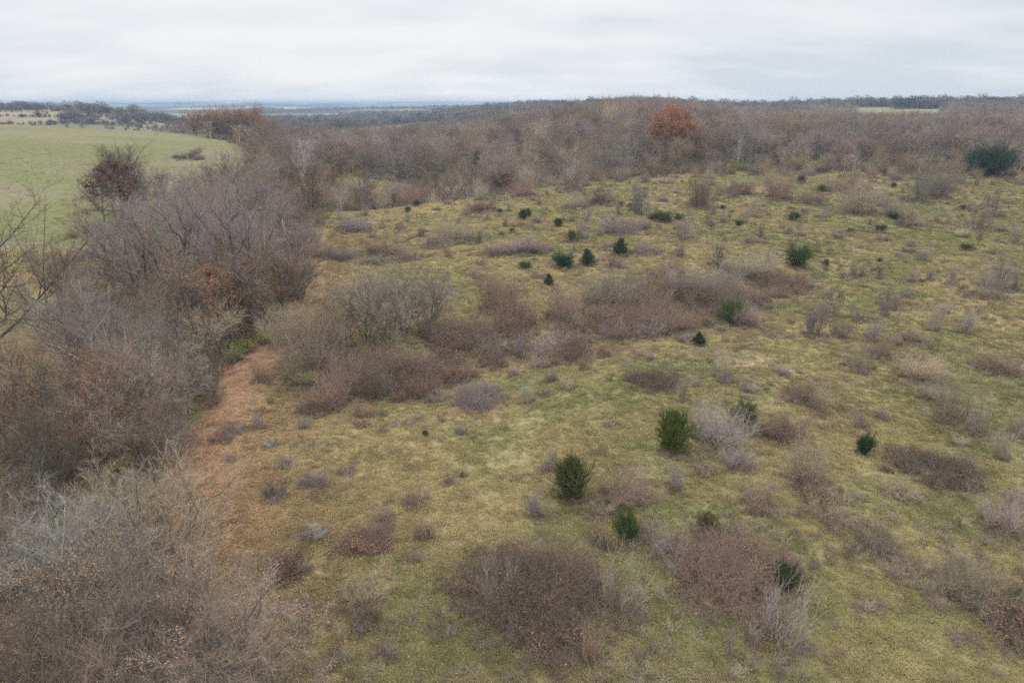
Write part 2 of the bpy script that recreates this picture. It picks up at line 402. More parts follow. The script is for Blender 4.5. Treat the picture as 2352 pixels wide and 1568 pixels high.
# ------------------------------------------------------------------ plants: prototypes (mesh data)
def tree_mesh(seed, h=12.0, cr=4.5, stems=1, clear=.22, n1=12, n2=7, n3=7, n4=7, up=.22, tw=.0085, leaf=None, nleaf=0, lsize=.09, spread=48, bark='bark', gnarl=.2, twmat='twigs', top=1.0, tf=.8, limbs=None, jit=.13):
    r = np.random.default_rng(seed)
    gt, gc = Geo(), Geo()
    if stems == 1:
        tr = Br([[0, 0, -.4]], [[r.normal() * .05, r.normal() * .05, 1]], h * tf, h * .021, h * .007, r.normal(size=(1, 3)) * np.array([.07, .07, 0]))
    else:
        an = np.arange(stems) * 6.28 / stems + r.random(stems)
        d = np.stack([np.cos(an) * .32, np.sin(an) * .32, np.ones(stems)], 1)
        tr = Br(np.stack([np.cos(an) * .15, np.sin(an) * .15, np.full(stems, -.4)], 1), d, h * tf * (.85 + .3 * r.random(stems)), h * .013, h * .005, r.normal(size=(stems, 3)) * np.array([.10, .10, .02]))
        n1 = max(4, int(n1 / stems * 1.4))
    tr.tubes(gt, 8, 8, 0, .006, r)
    env = lambda t: (cr / (h * tf)) * np.sqrt(np.clip(1 - ((t - .45) / .62) ** 2, .12 + .5 * (tf < .7), 1)) * top
    l1 = tr.kids(r, n1, clear, .99, lambda t: spread + 22 * (1 - t), 9, env, .28, .62, up, gnarl + .1, .03)
    if limbs:                    # limbs set by hand: (height share, azimuth in degrees, length, rise)
        hh = np.array([q[0] for q in limbs]); az = np.radians([q[1] for q in limbs]); rise = np.array([q[3] for q in limbs])
        P0 = tr.c(np.zeros(len(limbs), int), hh)
        l1 = Br(P0, np.stack([np.cos(az), np.sin(az), rise], 1), np.array([q[2] for q in limbs]), h * .010, h * .003, r.normal(size=(len(limbs), 3)) * .12)
    l1.tubes(gt, 4, 5, 0, .02, r)
    l2 = l1.kids(r, n2, .25, 1, 44, 14, lambda t: .58 - .25 * t, .3, .6, up * .6, gnarl, .015)
    l2.tubes(gc, 3, 4, 1, .02, r)
    l3 = l2.kids(r, n3, .12, 1, 44, 16, lambda t: .60 - .25 * t, .35, .55, up * .45, gnarl * .5, tw)
    l3.tubes(gc, 2, 3, 0, .02, r)
    l4 = l3.kids(r, n4, .1, 1, 44, 18, lambda t: .62 - .2 * t, .4, .8, up * .35, gnarl * .3, tw * .75)
    l4.R[:] = tw * .75; l4.L[:] = np.maximum(l4.L, .25)
    l4.cones(gc, 0)
    mats = [M[twmat], M['shaded_old_stems']]
    if leaf:
        lp = tipsof(l3, r, max(1, nleaf // max(1, len(l3.P))), .2); leaves(gc, r, lp + r.normal(0, jit, lp.shape), lsize, 2); mats.append(M[leaf])
    return gt.mesh('trunk', [M[bark]]), gc.mesh('crown', mats)

def shrub_mesh(seed, h=1.6, w=1.0, ns=26, n2=9, n3=8, tw=.0055, leaf=None, nleaf=0, lsize=.05, upright=.55, n4=0, droop=0):
    """a rounded many-stemmed bush, radius w, height h"""
    r = np.random.default_rng(seed); g = Geo()
    an = r.random(ns) * 6.28; rad = np.sqrt(r.random(ns))
    base = np.stack([np.cos(an) * rad * w * .6, np.sin(an) * rad * w * .6, np.full(ns, -.08)], 1)
    tilt = rad * (1 - upright) * 1.1 + .05; an = an + r.normal(0, .5, ns)
    d = np.stack([np.cos(an) * tilt, np.sin(an) * tilt, np.ones(ns)], 1)
    d = unit(d); L = np.minimum(h / np.maximum(d[:, 2], .15), w * .95 / np.maximum(np.hypot(d[:, 0], d[:, 1]), .05) * 1.0) * (.45 + .75 * r.random(ns)) * .85
    st = Br(base, d, L, tw * 2.2, tw, r.normal(size=(ns, 3)) * .13 + np.array([0, 0, -.15 * droop]))
    st.tubes(g, 3, 4, 1, .02, r)
    l2 = st.kids(r, n2, .05, 1, 38, 16, lambda t: .5 - .15 * t, .3, .7, .25 - droop * .3, .2, tw)
    l2.tubes(g, 2, 3, 0, .02, r)
    l3 = l2.kids(r, n3, .1, 1, 38, 18, .55, .35, .7, .12, .2, tw * .8)
    l3.R[:] = tw * .8; l3.cones(g, 0); last = l3
    if n4:
        l4 = l3.kids(r, n4, .2, 1, 35, 18, .6, .35, .7, .1, .2, tw * .7); l4.R[:] = tw * .7; l4.cones(g, 0)
    gl = None
    if leaf:
        gl = Geo(); leaves(gl, r, tipsof(l3, r, max(1, nleaf // len(l3.P)), .0) if nleaf >= len(l3.P) else tipsof(l3, r, 1, 0)[r.permutation(len(l3.P))[:nleaf]], lsize, 0)
    return g.mesh('stems', [M['twigs'], M['shaded_old_stems']]), (gl.mesh('leaves', [M[leaf]]) if gl else None)

def bramble_mesh(seed, rx=3.0, ry=2.2, h=1.1, nc=260, leaf='bramble', nleaf=5000, tw=.006, lsize=.055, hump=.5, leaf2='buff'):
    """arching canes over an uneven footprint with gaps and stragglers"""
    r = np.random.default_rng(seed); g = Geo(); gl = Geo()
    ph = r.random(4) * 6.28; n = nc * 3; of = seed % 50
    an = r.random(n) * 6.28; q = np.sqrt(r.random(n)) * 1.25
    lobe = 1 + .25 * np.sin(2 * an + ph[2]) + .20 * np.sin(3 * an + ph[0]) + .12 * np.sin(5 * an + ph[1])
    x = np.cos(an) * q * lobe * rx; y = np.sin(an) * q * lobe * ry
    den = .80 - q ** 2 * .55 + 1.7 * fbm(x, y, 1.7, of)
    k = (den > r.random(n) * .9)
    x, y, q = x[k][:nc], y[k][:nc], q[k][:nc]; nc = len(x)
    hh = h * np.clip(1.05 - .62 * q ** 2, .25, 1) * (1 + hump * vnoise(x, y, 1.6, of + 7) * 2) * r.uniform(.6, 1.15, nc)
    a2 = r.random(nc) * 6.28; til = .35 + .5 * r.random(nc)
    d = np.stack([np.cos(a2) * til, np.sin(a2) * til, np.ones(nc)], 1)
    L = hh * (1.1 + .5 * r.random(nc))
    st = Br(np.stack([x, y, np.full(nc, -.1)], 1), d, L, tw * 1.5, tw * .7, np.stack([np.cos(a2) * .3, np.sin(a2) * .3, -.32 * np.ones(nc)], 1))
    st.tubes(g, 3, 3, 1)
    l2 = st.kids(r, 7, .15, 1, 48, 20, lambda t: .5 - .15 * t, .35, .7, .08, .3, tw * .8); l2.tubes(g, 1, 3, 0)
    l3 = l2.kids(r, 6, .1, 1, 45, 20, .6, .35, .7, .05, .2, tw * .7); l3.R[:] = tw * .7; l3.cones(g, 0)
    p = tipsof(l2, r, max(1, 2 * nleaf // len(l2.P)), 0)
    c = fbm(p[:, 0], p[:, 1], 1.1, of + 3)
    p1 = p[(c > -.25) & (r.random(len(p)) < nleaf / len(p))]; p2 = p[(c > .30) & (r.random(len(p)) < .9 * nleaf / len(p))]
    leaves(gl, r, p1, lsize, 0)
    if len(p2): leaves(gl, r, p2 + np.array([0, 0, .04]), lsize, 1)
    return g.mesh('canes', [M['twigs'], M['shaded_old_stems']]), gl.mesh('leaves', [M[leaf], M[leaf2]])

def cedar_mesh(seed, h=2.0, w=.8, cone=.5, n=420, sp=.30, leaders=3, dens=1.0):
    r = np.random.default_rng(seed); g = Geo(); gt = Geo()
    an = r.random(leaders) * 6.28; la = np.stack([np.cos(an), np.sin(an)], 1) * w * .22
    tops = h * (.72 + .28 * r.random(leaders)); tops[0] = h
    P0 = np.concatenate([la * .2, np.full((leaders, 1), -.1)], 1); Dl = np.concatenate([la * .8, tops[:, None]], 1)
    tr = Br(P0, Dl, np.linalg.norm(Dl, axis=1), .035 * h / 2, .008, np.zeros((leaders, 3)))
    tr.tubes(gt, 4, 5, 0, .01, r)
    env = lambda t: (w / h) * (np.clip((1 - t) * (1 + cone * .6), 0, 1) ** .7 * np.clip(.8 + t * 1.5, 0, 1) + .10)
    k = max(6, int(n / leaders))
    l1 = tr.kids(r, k, .03, 1.0, 66, 14, env, .28, .5, .26, .3, .006); l1.tubes(gt, 2, 3, 0, .02, r)
    l2 = l1.kids(r, 12, .15, 1.05, 38, 20, lambda t: .50 - .2 * t, .3, .6, .30, .25, .01)
    l2.R[:] = .020 * (h / 2) ** .5 * (.7 + .6 * r.random(len(l2.R))); l2.cones(g, 0)
    l3 = l2.kids(r, max(2, int(5 * dens)), .1, .9, 36, 15, .62, .3, .6, .25, .2, .01)
    l3.R[:] = .013 * (h / 2) ** .5; l3.cones(g, 0)
    return gt.mesh('trunk', [M['bark']]), g.mesh('foliage', [M['cedar']])

def tuft_mesh(seed, h=.2, w=.18, nb=26, bw=.012, lay=.8):
    r = np.random.default_rng(seed); g = Geo()
    an = r.random(nb) * 6.28; q = np.sqrt(r.random(nb)) * w
    d = np.stack([np.cos(an) * lay * r.random(nb) + r.normal() * .3, np.sin(an) * lay * r.random(nb) + r.normal() * .3, np.full(nb, .75)], 1)
    p = np.stack([np.cos(an) * q, np.sin(an) * q, np.full(nb, -.03)], 1)
    L = h * (.6 + .8 * r.random(nb)); d = unit(d)
    A, B = frame(d); s = A * bw
    mid = p + d * L[:, None] * .6; tip = mid + (d * .5 + np.stack([np.cos(an), np.sin(an), -.3 * np.ones(nb)], 1) * .5) * L[:, None] * .5
    V = np.stack([p - s, p + s, mid + s * .8, mid - s * .8, tip], 1)
    g.add(V, (np.arange(nb)[:, None, None] * 5 + np.array([(0, 1, 2), (0, 2, 3), (3, 2, 4)])[None]).reshape(-1, 3))
    return g.mesh('tuft', [M['tuft']])

# ------------------------------------------------------------------ instanced stuff
def instanced(name, pts, scl, rot, tint, sources, label, cat, tilt=None, scz=None):
    n = len(pts)
    me = bpy.data.meshes.new(name); me.vertices.add(n); me.vertices.foreach_set('co', np.asarray(pts, np.float32).ravel())
    def attr(nm, typ, data, key='value'):
        a = me.attributes.new(nm, typ, 'POINT'); a.data.foreach_set(key, np.asarray(data).ravel())
    tl = np.zeros((n, 2)) if tilt is None else tilt
    attr('rot', 'FLOAT_VECTOR', np.stack([tl[:, 0], tl[:, 1], rot], 1).astype(np.float32), 'vector')
    scz = scl if scz is None else scz
    attr('scl', 'FLOAT_VECTOR', np.stack([scl, scl, scz], 1).astype(np.float32), 'vector')
    attr('tint', 'FLOAT_COLOR', np.concatenate([tint, np.ones((n, 1))], 1).astype(np.float32), 'color')
    attr('pick', 'INT', rng.integers(0, len(sources), n).astype(np.int32))
    me.update()
    o = link(name, me)
    ng = bpy.data.node_groups.new(name + '_scatter', 'GeometryNodeTree')
    ng.interface.new_socket('Geometry', in_out='INPUT', socket_type='NodeSocketGeometry')
    ng.interface.new_socket('Geometry', in_out='OUTPUT', socket_type='NodeSocketGeometry')
    N, L = ng.nodes, ng.links
    gi, go = N.new('NodeGroupInput'), N.new('NodeGroupOutput')
    ip = N.new('GeometryNodeInstanceOnPoints'); jn = N.new('GeometryNodeJoinGeometry')
    for s in sources:
        oi = N.new('GeometryNodeObjectInfo'); oi.inputs['Object'].default_value = s; oi.inputs['As Instance'].default_value = True
        L.new(oi.outputs['Geometry'], jn.inputs[0])
    def named(nm, typ):
        a = N.new('GeometryNodeInputNamedAttribute'); a.data_type = typ; a.inputs['Name'].default_value = nm; return a.outputs[0]
    L.new(gi.outputs[0], ip.inputs['Points']); L.new(jn.outputs[0], ip.inputs['Instance'])
    ip.inputs['Pick Instance'].default_value = True
    L.new(named('pick', 'INT'), ip.inputs['Instance Index']); L.new(named('rot', 'FLOAT_VECTOR'), ip.inputs['Rotation']); L.new(named('scl', 'FLOAT_VECTOR'), ip.inputs['Scale'])
    L.new(ip.outputs[0], go.inputs[0])
    md = o.modifiers.new('scatter', 'NODES'); md.node_group = ng
    tag(o, label, cat, kind='stuff')
    return o
def hidden_source(name, me):      # mesh data holder that is in no collection
    return bpy.data.objects.new(name, me)

THINGS = []        # every countable thing, with what its label needs
def pxsize(x, y, z):
    u, v, d = proj(x, y, z); return float(u), float(v), float(d)
def thing(name, cat, look, x, y, h, parts, rot=0.0, scale=(1, 1, 1), color=(.3, .3, .3), group=None, label=None, z=None, lean=(0, 0)):
    """one top-level thing: an Empty at its base with a child for every part mesh"""
    z = float(H(x, y)) if z is None else z
    if len(parts) == 1:
        o = link(name, parts[0]); o.color = (*color, 1)
    else:
        o = link(name, None)
        for p in parts:
            c = link(p.name.split('.')[0], p, o); c.color = (*color, 1)
    o.location = (x, y, z); o.rotation_euler = (lean[0], lean[1], rot); o.scale = scale
    tag(o, label, cat, group)
    u, v, d = pxsize(x, y, z + h * .5)
    THINGS.append(dict(o=o, look=look, u=u, v=v, d=d, h=h * FP / max(d, 1), group=group, label=label, x=x, y=y))
    return o

# ------------------------------------------------------------------ prototypes
TP = {}
def tp(k, h0, **kw):
    TP[k] = (h0, *tree_mesh(h=h0, **kw))
tp('round_a', 12, seed=1, cr=4.6, n1=13, n3=9, n4=9)
tp('round_b', 12, seed=2, cr=5.2, n1=14, n3=9, n4=9, clear=.16, stems=1, gnarl=.28)
tp('round_c', 12, seed=3, cr=4.2, n1=13, n3=9, n4=9, up=.35, spread=40)
tp('round_d', 12, seed=14, cr=4.9, stems=3, n1=18, n3=8, n4=8, clear=.2)
tp('pale_slim', 12, seed=25, cr=3.2, n1=12, n2=7, n4=7, up=.45, spread=36, bark='pale_bark')
tp('pale_round', 11, seed=26, cr=4.4, n1=12, n3=8, n4=8, bark='pale_bark', stems=2)
tp('broad', 11, seed=4, cr=6.2, n1=12, n2=8, n4=7, clear=.2, up=.16, spread=56, gnarl=.34)
tp('slim', 12, seed=5, cr=2.9, n1=14, n2=6, n4=7, up=.45, spread=34)
tp('small_a', 6.5, seed=6, cr=2.9, stems=4, n1=20, n2=7, n3=6, n4=7, clear=.15, tw=.0065)
tp('small_b', 6, seed=7, cr=2.6, stems=2, n1=16, n2=7, n3=6, n4=7, clear=.14, tw=.0065, up=.35)
tp('white', 13, seed=8, cr=4.4, n1=13, n2=8, n3=7, n4=6, up=.4, spread=40, bark='pale_bark', tw=.014)
tp('silver', 9, seed=9, cr=4.2, stems=3, n1=18, n2=8, n3=8, n4=8, up=.25, bark='pale_bark', tw=.008)
tp('leafy_brown', 11, seed=10, cr=4.6, n1=12, leaf='russet', nleaf=5600, lsize=.065, n4=6)
tp('leafy_buff', 10, seed=11, cr=4.4, n1=12, leaf='buff', nleaf=4200, lsize=.050, n4=7)
tp('leafy_pink', 9, seed=16, cr=4.0, n1=12, leaf='pink_brown', nleaf=4200, lsize=.085, n4=5)
tp('dark_red', 13, seed=12, cr=5.4, n1=13, n2=9, n3=8, leaf='dark_red', nleaf=16000, lsize=.15, n4=3, clear=.36, spread=64, up=.12, gnarl=.3, tf=.72)
tp('tiered_oak', 15, seed=21, cr=5, n2=9, n3=8, leaf='dark_red', nleaf=19000, lsize=.12, n4=5, up=.1, gnarl=.3, tf=.86, jit=.12, limbs=[(.44, 182, 8.4, .0), (.50, 5, 4.4, .1), (.58, 90, 3.2, .1), (.66, 186, 4.6, .15), (.68, -20, 3.4, .2), (.72, 120, 3.6, .25), (.76, 200, 4.4, .3), (.80, 20, 3.8, .35), (.84, 170, 3.6, .45), (.86, 270, 3.2, .4), (.90, 60, 3.0, .7), (.93, 215, 2.8, .8), (.97, 330, 2.6, 1.2), (.99, 150, 2.4, 1.8)])
tp('orange', 13, seed=13, cr=8.6, n1=26, n2=12, n3=9, leaf='orange', nleaf=52000, lsize=.20, n4=2, clear=.30, spread=44, up=.22, tw=.012, tf=.50, jit=.35, gnarl=.1)
tp('gold', 10, seed=15, cr=4.4, n1=12, leaf='gold', nleaf=4800, lsize=.11, n4=5)
tp('russet_dense', 11, seed=17, cr=4.6, n1=13, leaf='russet', nleaf=7000, lsize=.13, n4=5, clear=.06)
tp('olive_low', 6, seed=18, cr=3.0, stems=4, n1=20, n2=7, n3=6, n4=5, clear=.1, leaf='olive', nleaf=4200, lsize=.07, tw=.0065)

COLS = {'mauve': (.300, .240, .220), 'grey': (.290, .250, .208), 'brown': (.245, .182, .135), 'tan': (.335, .268, .190), 'white': (.42, .365, .315), 'silver': (.355, .325, .295), 'dark': (.180, .142, .108), 'rosy': (.285, .198, .150), 'straw': (.39, .34, .24), 'pale': (.50, .46, .43), 'lilac': (.345, .292, .268)}
def jcol(k, r=.15):
    c = np.array(COLS[k]); return tuple(c * (1 + r * rng.standard_normal()) * (1 + .015 * rng.standard_normal(3)))
LOOK = {'mauve': 'mauve-grey bare tree', 'grey': 'grey bare tree', 'brown': 'brown bare tree', 'tan': 'tan bare tree', 'dark': 'dark bare tree', 'rosy': 'rosy bare tree', 'white': 'white bare tree', 'silver': 'silvery bare tree', 'straw': 'straw-coloured bare tree', 'pale': 'pale bare tree', 'lilac': 'tall pale-mauve bare tree'}
GRP_BARE = 'bare trees of the wood'; GRP_LEAFY = 'trees still holding dry leaves'
OCC = []
def tree(k, x, y, h, ck='grey', label=None, look=None, name=None, rot=None, wide=1.0, cat='tree', group=None, jit=.15):
    h0, mt, mc = TP[k]; s = h / h0
    leafy = len(mc.materials) > 2
    nm = name or ('leafy_tree' if leafy else 'bare_tree')
    OCC.append((x, y, 3.4 * s * wide))
    o = thing(nm, cat, look or LOOK[ck], x, y, h, [mt, mc], rng.random() * 6.28 if rot is None else rot, (s * wide, s * wide, s), jcol(ck, jit), group or (GRP_LEAFY if leafy else GRP_BARE), label, lean=tuple(rng.normal(0, .03, 2)))
    return o
def treepx(k, u, v, h, ck='grey', **kw):
    x, y, z, d = at(u, v); return tree(k, x, y, h, ck, **kw)

LANDMARKS = []     # (phrase, u, v)
def landmark(phrase, o):
    t = next(q for q in THINGS if q['o'] is o); LANDMARKS.append((phrase, t['u'], t['v'], o))

# ---- trees one can tell apart
o = treepx('orange', 1547, 372, 14.2, 'brown', label='large spreading orange-red oak standing above the grey wood near the skyline'); landmark('the orange-red oak', o)
o = treepx('tiered_oak', 288, 545, 16.2, 'brown', wide=1.05, label='dark red-brown oak with long low branch reaching over the green field', rot=0.0); landmark('the dark red oak', o)
o = treepx('white', 694, 445, 15, 'pale', wide=.72, label='white-limbed bare tree standing out pale in the left part of the wood'); landmark('the white-limbed tree', o)
o = treepx('silver', 225, 1480, 6.6, 'silver', label='silvery lichen-grey bare tree at lower left beside the leaf-strewn strip', wide=1.0); landmark('the silvery tree at lower left', o)
o = treepx('dark_red', 1150, 448, 6.5, 'brown', label='small dark red leafy oak in front of the grey wood behind the clearing'); landmark('the small red oak', o)
o = treepx('round_b', 425, 740, 17.2, 'lilac', label='tall mauve-grey bare tree with dark forked trunk, tallest of the left wood', wide=1.12); landmark('the tall mauve tree', o)
o = treepx('broad', 531, 475, 11, 'brown', label='broad rounded bare oak outlined against the green field', wide=.95); landmark('the rounded bare oak', o)
o = treepx('broad', 6, 830, 17.5, 'dark', label='gnarled dark bare tree cut by the left edge of the photo', wide=.8, rot=.4); landmark('the gnarled left-edge tree', o)
o = treepx('broad', 128, 810, 11.5, 'tan', label='crooked lichen-yellow bare tree with open branches left of the wood', wide=.9)
for u, v, h in ((150, 700, 6), (90, 650, 5), (215, 700, 6.5), (60, 740, 5.5), (175, 780, 6)): treepx('small_b', u, v, h, 'tan', look='sparse tan tree')
treepx('white', 2350, 420, 13, 'grey', label='pale-trunked bare tree at the right edge beyond the big cedar')
o = treepx('broad', 2262, 335, 13, 'brown', label='wide dark bare tree rising above the wood near the right skyline'); landmark('the wide tree on the right skyline', o)
treepx('gold', 845, 375, 9, 'brown', label='gold-leaved tree in the hollow left of the clearing')
o = treepx('leafy_pink', 808, 395, 10.5, 'brown', label='orange-brown leafy tree in the hollow beside a gold-leaved one'); landmark('the orange-brown tree in the hollow', o)
treepx('slim', 750, 345, 13, 'dark', label='thin dark bare tree standing alone above the wood before the blue valley')
treepx('orange', 862, 478, 3.6, 'brown', label='low orange and yellow bush-like tree at the hollow edge above the field', name='leafy_tree')
for u, v, h, k, ck in ((560, 760, 16.3, 'round_a', 'lilac'), (500, 700, 14.5, 'round_c', 'mauve'), (345, 730, 15, 'round_d', 'lilac'), (270, 700, 12, 'round_a', 'grey'), (610, 720, 12, 'round_b', 'mauve'),
                       (655, 735, 8, 'leafy_brown', 'brown'), (600, 775, 9, 'leafy_buff', 'brown'), (520, 795, 9.5, 'russet_dense', 'brown'), (440, 820, 9.5, 'leafy_buff', 'brown'), (690, 690, 6, 'small_a', 'brown'),
                       (262, 500, 16, 'round_c', 'dark'), (285, 490, 15.5, 'round_a', 'dark'), (350, 510, 16, 'slim', 'grey'), (330, 490, 14, 'round_a', 'dark'), (385, 500, 12, 'round_a', 'mauve'), (310, 485, 16, 'round_b', 'brown'), (240, 510, 11, 'round_b', 'dark'), (440, 480, 9, 'round_b', 'grey'), (400, 560, 11, 'round_a', 'brown'),
                       (480, 590, 10, 'leafy_pink', 'brown'), (450, 560, 9, 'leafy_buff', 'brown'), (585, 440, 10, 'round_c', 'brown'), (720, 505, 12, 'round_c', 'dark'), (620, 560, 12, 'round_a', 'mauve'), (560, 560, 12, 'round_b', 'brown'),
                       (215, 900, 10, 'round_b', 'lilac'), (260, 930, 9, 'silver', 'mauve'), (330, 960, 8, 'round_d', 'grey'), (170, 880, 8, 'round_a', 'mauve'),
                       (60, 1000, 9, 'leafy_brown', 'brown'), (130, 1080, 9, 'leafy_buff', 'brown'), (230, 1090, 9, 'leafy_brown', 'brown'), (330, 1080, 8, 'leafy_buff', 'grey'), (290, 1020, 8, 'leafy_brown', 'brown'), (20, 1120, 8, 'leafy_brown', 'dark'), (100, 1180, 7.5, 'round_d', 'dark'),
                       (380, 1010, 6.5, 'small_b', 'brown'), (405, 960, 6, 'small_a', 'grey'), (360, 1110, 5.5, 'small_a', 'brown'), (350, 1290, 6, 'small_b', 'tan'), (372, 1390, 6.5, 'small_a', 'tan'), (300, 1460, 7, 'small_b', 'grey'),
                       (130, 1500, 7, 'round_a', 'dark'), (20, 1450, 8, 'round_d', 'brown'), (60, 1620, 8, 'round_b', 'dark'), (210, 1640, 7.5, 'leafy_buff', 'brown'), (-60, 1560, 9, 'slim', 'grey'), (250, 1500, 6, 'small_b', 'tan'),
                       (430, 1800, 8.6, 'round_b', 'brown'), (555, 1760, 7.6, 'leafy_buff', 'grey'), (340, 1760, 7.6, 'round_d', 'brown'), (480, 1680, 6.5, 'small_a', 'grey'), (600, 1900, 7, 'round_a', 'brown'), (200, 1850, 8.4, 'round_c', 'brown'),
                       (700, 420, 9, 'russet_dense', 'brown'), (640, 400, 10, 'round_a', 'mauve')):
    look = {'leafy_brown': 'russet-leaved brown tree', 'leafy_buff': 'buff-leaved thin tree', 'russet_dense': 'dense russet tree', 'leafy_pink': 'pinkish-brown leafy tree', 'olive_low': 'olive leafy small tree', 'gold': 'gold-leaved tree'}.get(k)
    if k.startswith('small'): look = 'small ' + LOOK[ck]
    treepx(k, u, v, h, ck, look=look)
# the russet hedge on the green field
for k in range(17):
    t = k / 16; u = 412 + t * 165; v = 306 + 26 * t
    x, y, z, d = at(u, v)
    for row in range(2):
        tree(['russet_dense', 'leafy_brown', 'russet_dense', 'round_a', 'leafy_pink'][(k + row * 2) % 5], x + rng.normal(0, 1) + row * 4, y + rng.normal(0, 1) + 3 + row * 9, 11 + rng.normal(0, 1), 'brown', look='russet belt tree' if (k + row * 2) % 5 != 3 else 'bare belt tree', group='trees of the russet belt by the green field')
LANDMARKS.append(('the left end of the russet belt', 415, 285, None)); LANDMARKS.append(('the right end of the russet belt', 560, 305, None))

# ---- scattered trees of the wood
def free(x, y, r):
    for a, b, q in OCC[-4000:]:
        if (a - x) ** 2 + (b - y) ** 2 < (r + q) ** 2 * .42: return False
    return True
cand = []
y = 8.0
while y < 830:
    s = 6.0 if y < 60 else 5.2 if y < 100 else 5.6 if y < 260 else 7.0 if y < 450 else 8.5
    X = np.arange(-1.02 * y - 20, 1.0 * y + 15, s)
    px = X + rng.uniform(-.45, .45, len(X)) * s; py = y + rng.uniform(-.45, .45, len(X)) * s
    m = wood_mask(px, py)
    for a, b in zip(px[m], py[m]): cand.append((a, b, s))
    y += s * .93
WOOD = []
HOLY = np.array(HOLLOW)
for a, b, s in cand:
    if not free(a, b, s * .35): continue
    edge = float(min(seg_dist(np.array([a]), np.array([b]), HOLLOW)[0], seg_dist(np.array([a]), np.array([b]), WOODEDGE)[0]))
    left = b < 150
    n = float(vnoise(a, b, 28, 70)); n2 = float(vnoise(a, b, 12, 71))
    if left: h = 7.0 + 3.2 * n + rng.normal(0, 1.2) + min(edge, 15) * .08 + (3 if rng.random() < .10 else 0)
    else: h = 4.4 + min(edge, 34) * .13 + 3.2 * n + rng.normal(0, 1.3) + (rng.uniform(1.5, 3.5) if rng.random() < .12 else 0)
    if b > 300: h = max(h, 6.5)
    if a / b > .3 and b > 350: h = min(h, 8.0)
    if a / b > -.2 and 430 < b < 800: h = min(h, 10.5)
    h = max(h, 3.2)
    if left and b > 60 and h < 8.5 and rng.random() < .20: continue
    # keep the crown out of the camera
    if math.hypot(a, b) < 16: continue
    if left and b < 60: h = min(h, 7.0)
    if left and b < 60 and rng.random() < .22: continue
    q = rng.random()
    lp = .16 + .45 * n if not left else .26
    if q < lp * .6: k, ck = ('leafy_brown', 'brown')
    elif q < lp: k, ck = ('leafy_buff', 'brown')
    elif rng.random() < .012 and b > 190: k, ck = (['gold', 'leafy_pink', 'dark_red', 'russet_dense'][rng.integers(4)], 'brown')
    else:
        if h < 6.8: k = ['small_a', 'small_b'][rng.integers(2)]
        else: k = ['round_a', 'round_b', 'round_c', 'round_d', 'slim', 'broad', 'pale_slim', 'pale_round'][rng.integers(8)]
        w = n2 + rng.normal(0, .22)
        ck = 'mauve' if w > .12 else 'grey' if w > -.10 else 'brown' if w > -.32 else 'tan'
        if left and b < 70: ck = ['brown', 'tan', 'grey', 'brown', 'straw', 'mauve', 'dark'][rng.integers(7)]
        if h < 6 and not left: ck = ['tan', 'grey', 'rosy', 'grey'][rng.integers(4)]
    u, v, d = pxsize(a, b, float(H(a, b)) + h / 2)
    WOOD.append((h / d if -120 < u < 2470 and v < 1750 else 0, a, b, h, k, ck))
WOOD.sort(key=lambda t: -t[0])
NB = NL = 0
REST = []
BARE_MAX = 226; LEAFY_MAX = 120
for sz, a, b, h, k, ck in WOOD:
    leafy = k not in ('round_a', 'round_b', 'round_c', 'round_d', 'slim', 'broad', 'small_a', 'small_b', 'pale_slim', 'pale_round')
    if sz > 0 and ((leafy and NL < LEAFY_MAX) or (not leafy and NB < BARE_MAX)):
        if leafy: NL += 1
        else: NB += 1
        look = {'leafy_brown': 'russet-leaved brown tree', 'leafy_buff': 'buff-leaved thin tree', 'russet_dense': 'dense russet tree', 'leafy_pink': 'pinkish-brown leafy tree', 'gold': 'gold-leaved tree', 'dark_red': 'dark-red-leaved tree'}.get(k)
        if h < 5: look = 'low ' + (look or LOOK[ck])
        elif not look and h > 9.5: look = 'tall ' + LOOK[ck]
        tree(k, a, b, h, ck, look=look, wide=.9 + .25 * rng.random(), jit=.20)
    elif sz > 0 or b > 40: REST.append((a, b, h, k, ck))
print('wood individuals', NB, NL, 'rest', len(REST))

# the rest of the wood as one mass
def lod_tree(seed, h=10, cr=4.3, n1=11, n2=6, n3=5, n4=5, tw=.026, leafn=0, lsize=.3, up=.3, bk='far_bark'):
    r = np.random.default_rng(seed); g = Geo()
    tr = Br([[0, 0, -.4]], [[0, 0, 1]], h * .8, h * .017, h * .006, r.normal(size=(1, 3)) * .06); tr.tubes(g, 3, 5, 1, .01, r)
    env = lambda t: (cr / (h * .8)) * np.sqrt(np.clip(1 - ((t - .45) / .62) ** 2, .10, 1))
    l1 = tr.kids(r, n1, .18, .99, lambda t: 46 + 22 * (1 - t), 10, env, .2, .55, up, .3, .03); l1.tubes(g, 2, 3, 1, .02, r)
    l2 = l1.kids(r, n2, .15, 1, 44, 14, lambda t: .6 - .25 * t, .25, .55, up * .6, .25, .016); l2.tubes(g, 1, 3, 0)
    l3 = l2.kids(r, n3, .1, 1, 42, 16, lambda t: .7 - .25 * t, .3, .6, up * .5, .2, tw); l3.R[:] = tw; l3.cones(g, 0)
    l4 = l3.kids(r, n4, .1, 1, 42, 18, .75, .3, .8, up * .4, .2, tw * .8); l4.R[:] = tw * .8; l4.cones(g, 0)
    if leafn: leaves(g, r, tipsof(l3, r, max(1, leafn // len(l3.P))), lsize, 0)
    return g.mesh('wood_tree', [M['far_twigs'], M[bk]])
lods = [hidden_source('wood_tree', lod_tree(100 + i, cr=c, up=up, bk=bk)) for i, (c, up, bk) in enumerate(((4.3, .3, 'far_bark'), (4.9, .2, 'far_bark'), (3.4, .45, 'far_bark_pale'), (4.5, .3, 'far_bark'), (4.0, .4, 'far_bark_pale')))]
